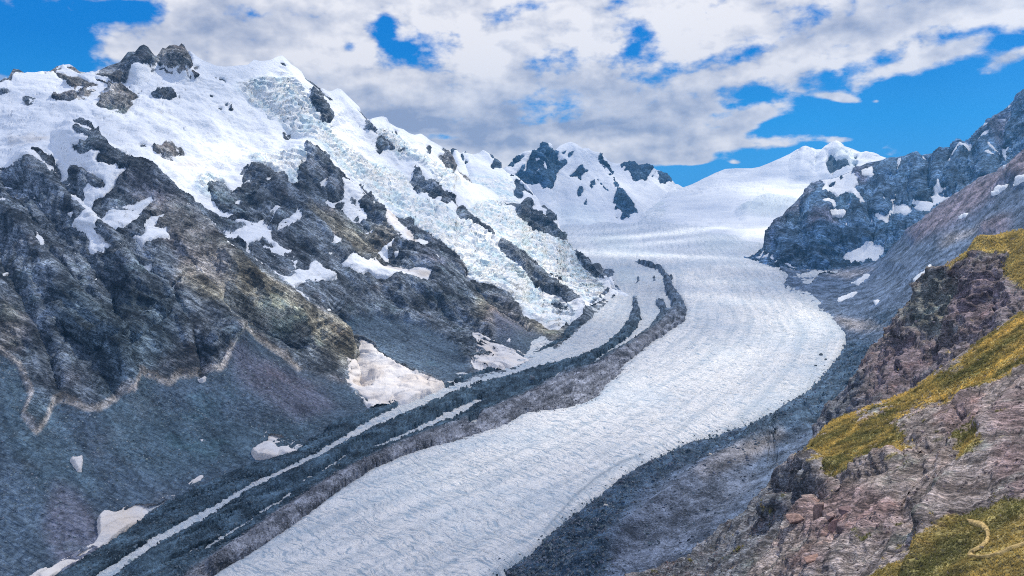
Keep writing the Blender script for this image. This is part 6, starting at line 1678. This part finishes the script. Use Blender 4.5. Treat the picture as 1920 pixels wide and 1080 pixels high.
# ================================================================== VALLEY FLOOR BELOW EVERYTHING
gr = []
for x in np.linspace(-15000, 15000, 41):
    for y in np.linspace(-8000, 16000, 33):
        gr.append((x, y, -40.0 + 4 * math.sin(x * .002) * math.cos(y * .0017)))
gv = np.array(gr)
floor = obj('ground', mesh_np('ground', gv, grid_faces(41, 33), MAT_DEBRIS, np.array([0.10, 0.12, 0.14]) * np.ones((len(gv), 3))))
label(floor, "grey rubble ground under the whole valley", "ground")

# ================================================================== HIGH CLOUDS THAT SHADE PARTS OF THE VALLEY
# soft spots of sunlight, placed on the ground and traced back along the sun to the cloud deck
LITS = [(1120, 770, 260, 50, -22, .75), (1350, 690, 190, 42, -25, .75), (1500, 620, 120, 55, -10, .8), (960, 850, 200, 30, -20, .35), (1300, 800, 160, 40, -25, .55), (1230, 620, 80, 30, -30, .45),
        (1420, 570, 120, 8, 6, .7), (1560, 590, 60, 10, 15, .6), (1200, 477, 170, 5, 3, .9), (1250, 438, 130, 4, -5, .9), (1240, 455, 90, 3, -6, .7), (1400, 500, 60, 3, 0, .5), (1380, 531, 60, 4, 0, .5), (1330, 560, 80, 5, 5, .6),
        (1100, 570, 100, 35, 10, .7), (1050, 560, 60, 30, 30, .6),
        (980, 500, 120, 45, 38, .8), (880, 520, 90, 40, 45, .7), (740, 440, 70, 30, 50, .8), (800, 300, 160, 28, 35, .8), (620, 240, 150, 28, 40, .8), (560, 130, 60, 28, 30, .8), (560, 290, 110, 25, 30, .7),
        (430, 290, 100, 45, 25, .9), (360, 340, 110, 35, 20, .8), (90, 150, 110, 22, 8, .8), (180, 190, 120, 25, 20, .5), (250, 210, 60, 18, 0, .6), (330, 110, 40, 40, 0, .6),
        (470, 560, 120, 38, 30, .9), (600, 630, 90, 40, 40, .7), (300, 530, 70, 25, 20, .5), (230, 610, 100, 18, -12, .35), (720, 520, 90, 22, 25, .7), (740, 710, 110, 50, 10, .7), (960, 610, 90, 40, 20, .6),
        (1580, 300, 120, 22, 5, .8), (1480, 370, 110, 22, 5, .7), (1440, 440, 60, 12, 0, .8), (1140, 350, 90, 16, 10, .25), (930, 315, 110, 14, 10, .6), (1000, 300, 40, 20, 0, .4), (1250, 350, 50, 12, 0, .6),
        (1700, 850, 320, 240, -20, .9), (1850, 600, 190, 190, 0, .85), (1850, 380, 160, 60, -30, .55), (1450, 830, 100, 30, -25, .25), (1720, 470, 60, 40, -30, .3)]
lit = np.full((RH, RW), 0.28, np.float32)
gy_, gx_ = np.mgrid[0:RH, 0:RW]
gx_ = gx_ + RX0; gy_ = gy_ + RY0
for (a, b, rx, ry, rot, v) in LITS:
    c, s = math.cos(R(rot)), math.sin(R(rot))
    u = ((gx_ - a) * c + (gy_ - b) * s) / rx; w = (-(gx_ - a) * s + (gy_ - b) * c) / ry
    lit = np.maximum(lit, 0.28 + 1.0 * v * np.exp(-(u * u + w * w) ** 1.3 * 0.8)).astype(np.float32)
CZ = 4500.0
cx0, cx1, cy0, cy1, cn = -9000.0, 12500.0, -2500.0, 16200.0, 340
acc = np.zeros((cn, cn)); wgt = np.zeros((cn, cn)) + 1e-6
for S_P, S_x, S_y in [(L.P, L.px, L.py) for L in (L1, L2, L3, L4, L5, L6, LA, LB)] + [(GP[:, ::2], GPX[:, ::2], GPY[:, ::2])]:
    P_ = S_P.reshape(-1, 3)
    q = P_ + SUN * ((CZ - P_[:, 2]) / SUN[2])[:, None]
    ii = ((q[:, 1] - cy0) / (cy1 - cy0) * (cn - 1)).round().astype(int)
    jj = ((q[:, 0] - cx0) / (cx1 - cx0) * (cn - 1)).round().astype(int)
    ok = (ii >= 0) & (ii < cn) & (jj >= 0) & (jj < cn) & (S_x.ravel() > -100) & (S_x.ravel() < 2000)
    np.add.at(acc, (ii[ok], jj[ok]), look(lit, S_x.ravel()[ok], S_y.ravel()[ok]))
    np.add.at(wgt, (ii[ok], jj[ok]), 1.0)
cxs = np.linspace(cx0, cx1, cn); cys = np.linspace(cy0, cy1, cn)
CXX, CYY = np.meshgrid(cxs, cys)
cP = np.stack([CXX, CYY, 0 * CXX], -1)
free = 0.35 + 0.5 * smooth(fbm(cP, 2600.0, 4, seed=181), -.2, .3)
val = np.where(wgt > .5, acc / wgt, free)
known = (wgt > .5).astype(float)
for _ in range(2):
    a_ = box((val * known + free * 0.02).astype(np.float32), 1); k_2 = box((known + 0.02).astype(np.float32), 1)
    val = a_ / k_2; known = np.clip(k_2, 0, 1)
val = np.clip(val + fbm(cP, 420.0, 4, 0.6, seed=182) * 0.22 + fbm(cP, 1100.0, 3, 0.5, seed=186) * 0.38, 0.0, 1.0)
dens_c = np.clip(1 - val, 0, 1) * 0.9
MAT_CLOUD = bpy.data.materials.new("cloud")
MAT_CLOUD.use_nodes = True
ct = NT(MAT_CLOUD.node_tree)
MAT_CLOUD.node_tree.nodes.clear()
co_ = ct.n('ShaderNodeOutputMaterial')
tb = ct.n('ShaderNodeBsdfTransparent'); tl = ct.n('ShaderNodeBsdfTranslucent'); tl.inputs['Color'].default_value = (0.50, 0.62, 0.85, 1)
ms = ct.n('ShaderNodeMixShader')
ca = ct.n('ShaderNodeAttribute', attribute_name='Col')
ct.put(ms.inputs[0], ca.outputs['Fac'])
MAT_CLOUD.node_tree.links.new(tb.outputs[0], ms.inputs[1]); MAT_CLOUD.node_tree.links.new(tl.outputs[0], ms.inputs[2])
MAT_CLOUD.node_tree.links.new(ms.outputs[0], co_.inputs['Surface'])
dd_ = 1 - np.sqrt(1 - dens_c)
rim = np.minimum.reduce([CXX - cx0, cx1 - CXX, CYY - cy0, cy1 - CYY])
dd_ = dd_ * smooth(rim, 0, 400)
zb = CZ - 10 - 40 * dens_c; zt = CZ + 10 + 160 * dens_c + fbm(cP, 700, 3, seed=184) * 30 * dens_c
nv = cn * cn
Vcld = np.concatenate([np.stack([CXX, CYY, zb], -1).reshape(-1, 3), np.stack([CXX, CYY, zt], -1).reshape(-1, 3)])
Fg = grid_faces(cn, cn)
Fcl = np.concatenate([Fg[:, ::-1], Fg + nv])
Ccl = np.repeat(np.concatenate([dd_.ravel(), dd_.ravel()])[:, None], 3, 1)
clouds = obj('clouds', mesh_np('clouds', Vcld, Fcl, MAT_CLOUD, Ccl))
label(clouds, "broken cloud deck drifting high over the valley", "clouds", "stuff")

# ================================================================== HAZE
hb = [(-15400, -8400, -46), (15400, -8400, -46), (15400, 16300, -46), (-15400, 16300, -46)]
hv = np.array([list(p) for p in hb] + [[p[0], p[1], 2600.0] for p in hb], float)
hf = np.array([(0, 3, 2, 1), (4, 5, 6, 7), (0, 1, 5, 4), (1, 2, 6, 5), (2, 3, 7, 6), (3, 0, 4, 7)])
MAT_HAZE = bpy.data.materials.new("haze")
MAT_HAZE.use_nodes = True
hn = MAT_HAZE.node_tree
hn.nodes.clear()
ho = hn.nodes.new('ShaderNodeOutputMaterial')
pv = hn.nodes.new('ShaderNodeVolumePrincipled')
pv.inputs['Color'].default_value = (0.12, 0.46, 1.0, 1)
pv.inputs['Density'].default_value = 2.6e-5
pv.inputs['Anisotropy'].default_value = 0.2
hn.links.new(pv.outputs[0], ho.inputs['Volume'])
haze = obj('haze', mesh_np('haze', hv, hf, MAT_HAZE, None, False))
haze['kind'] = 'stuff'
haze['label'] = "thin blue mountain air filling the valley"
haze['category'] = "haze"
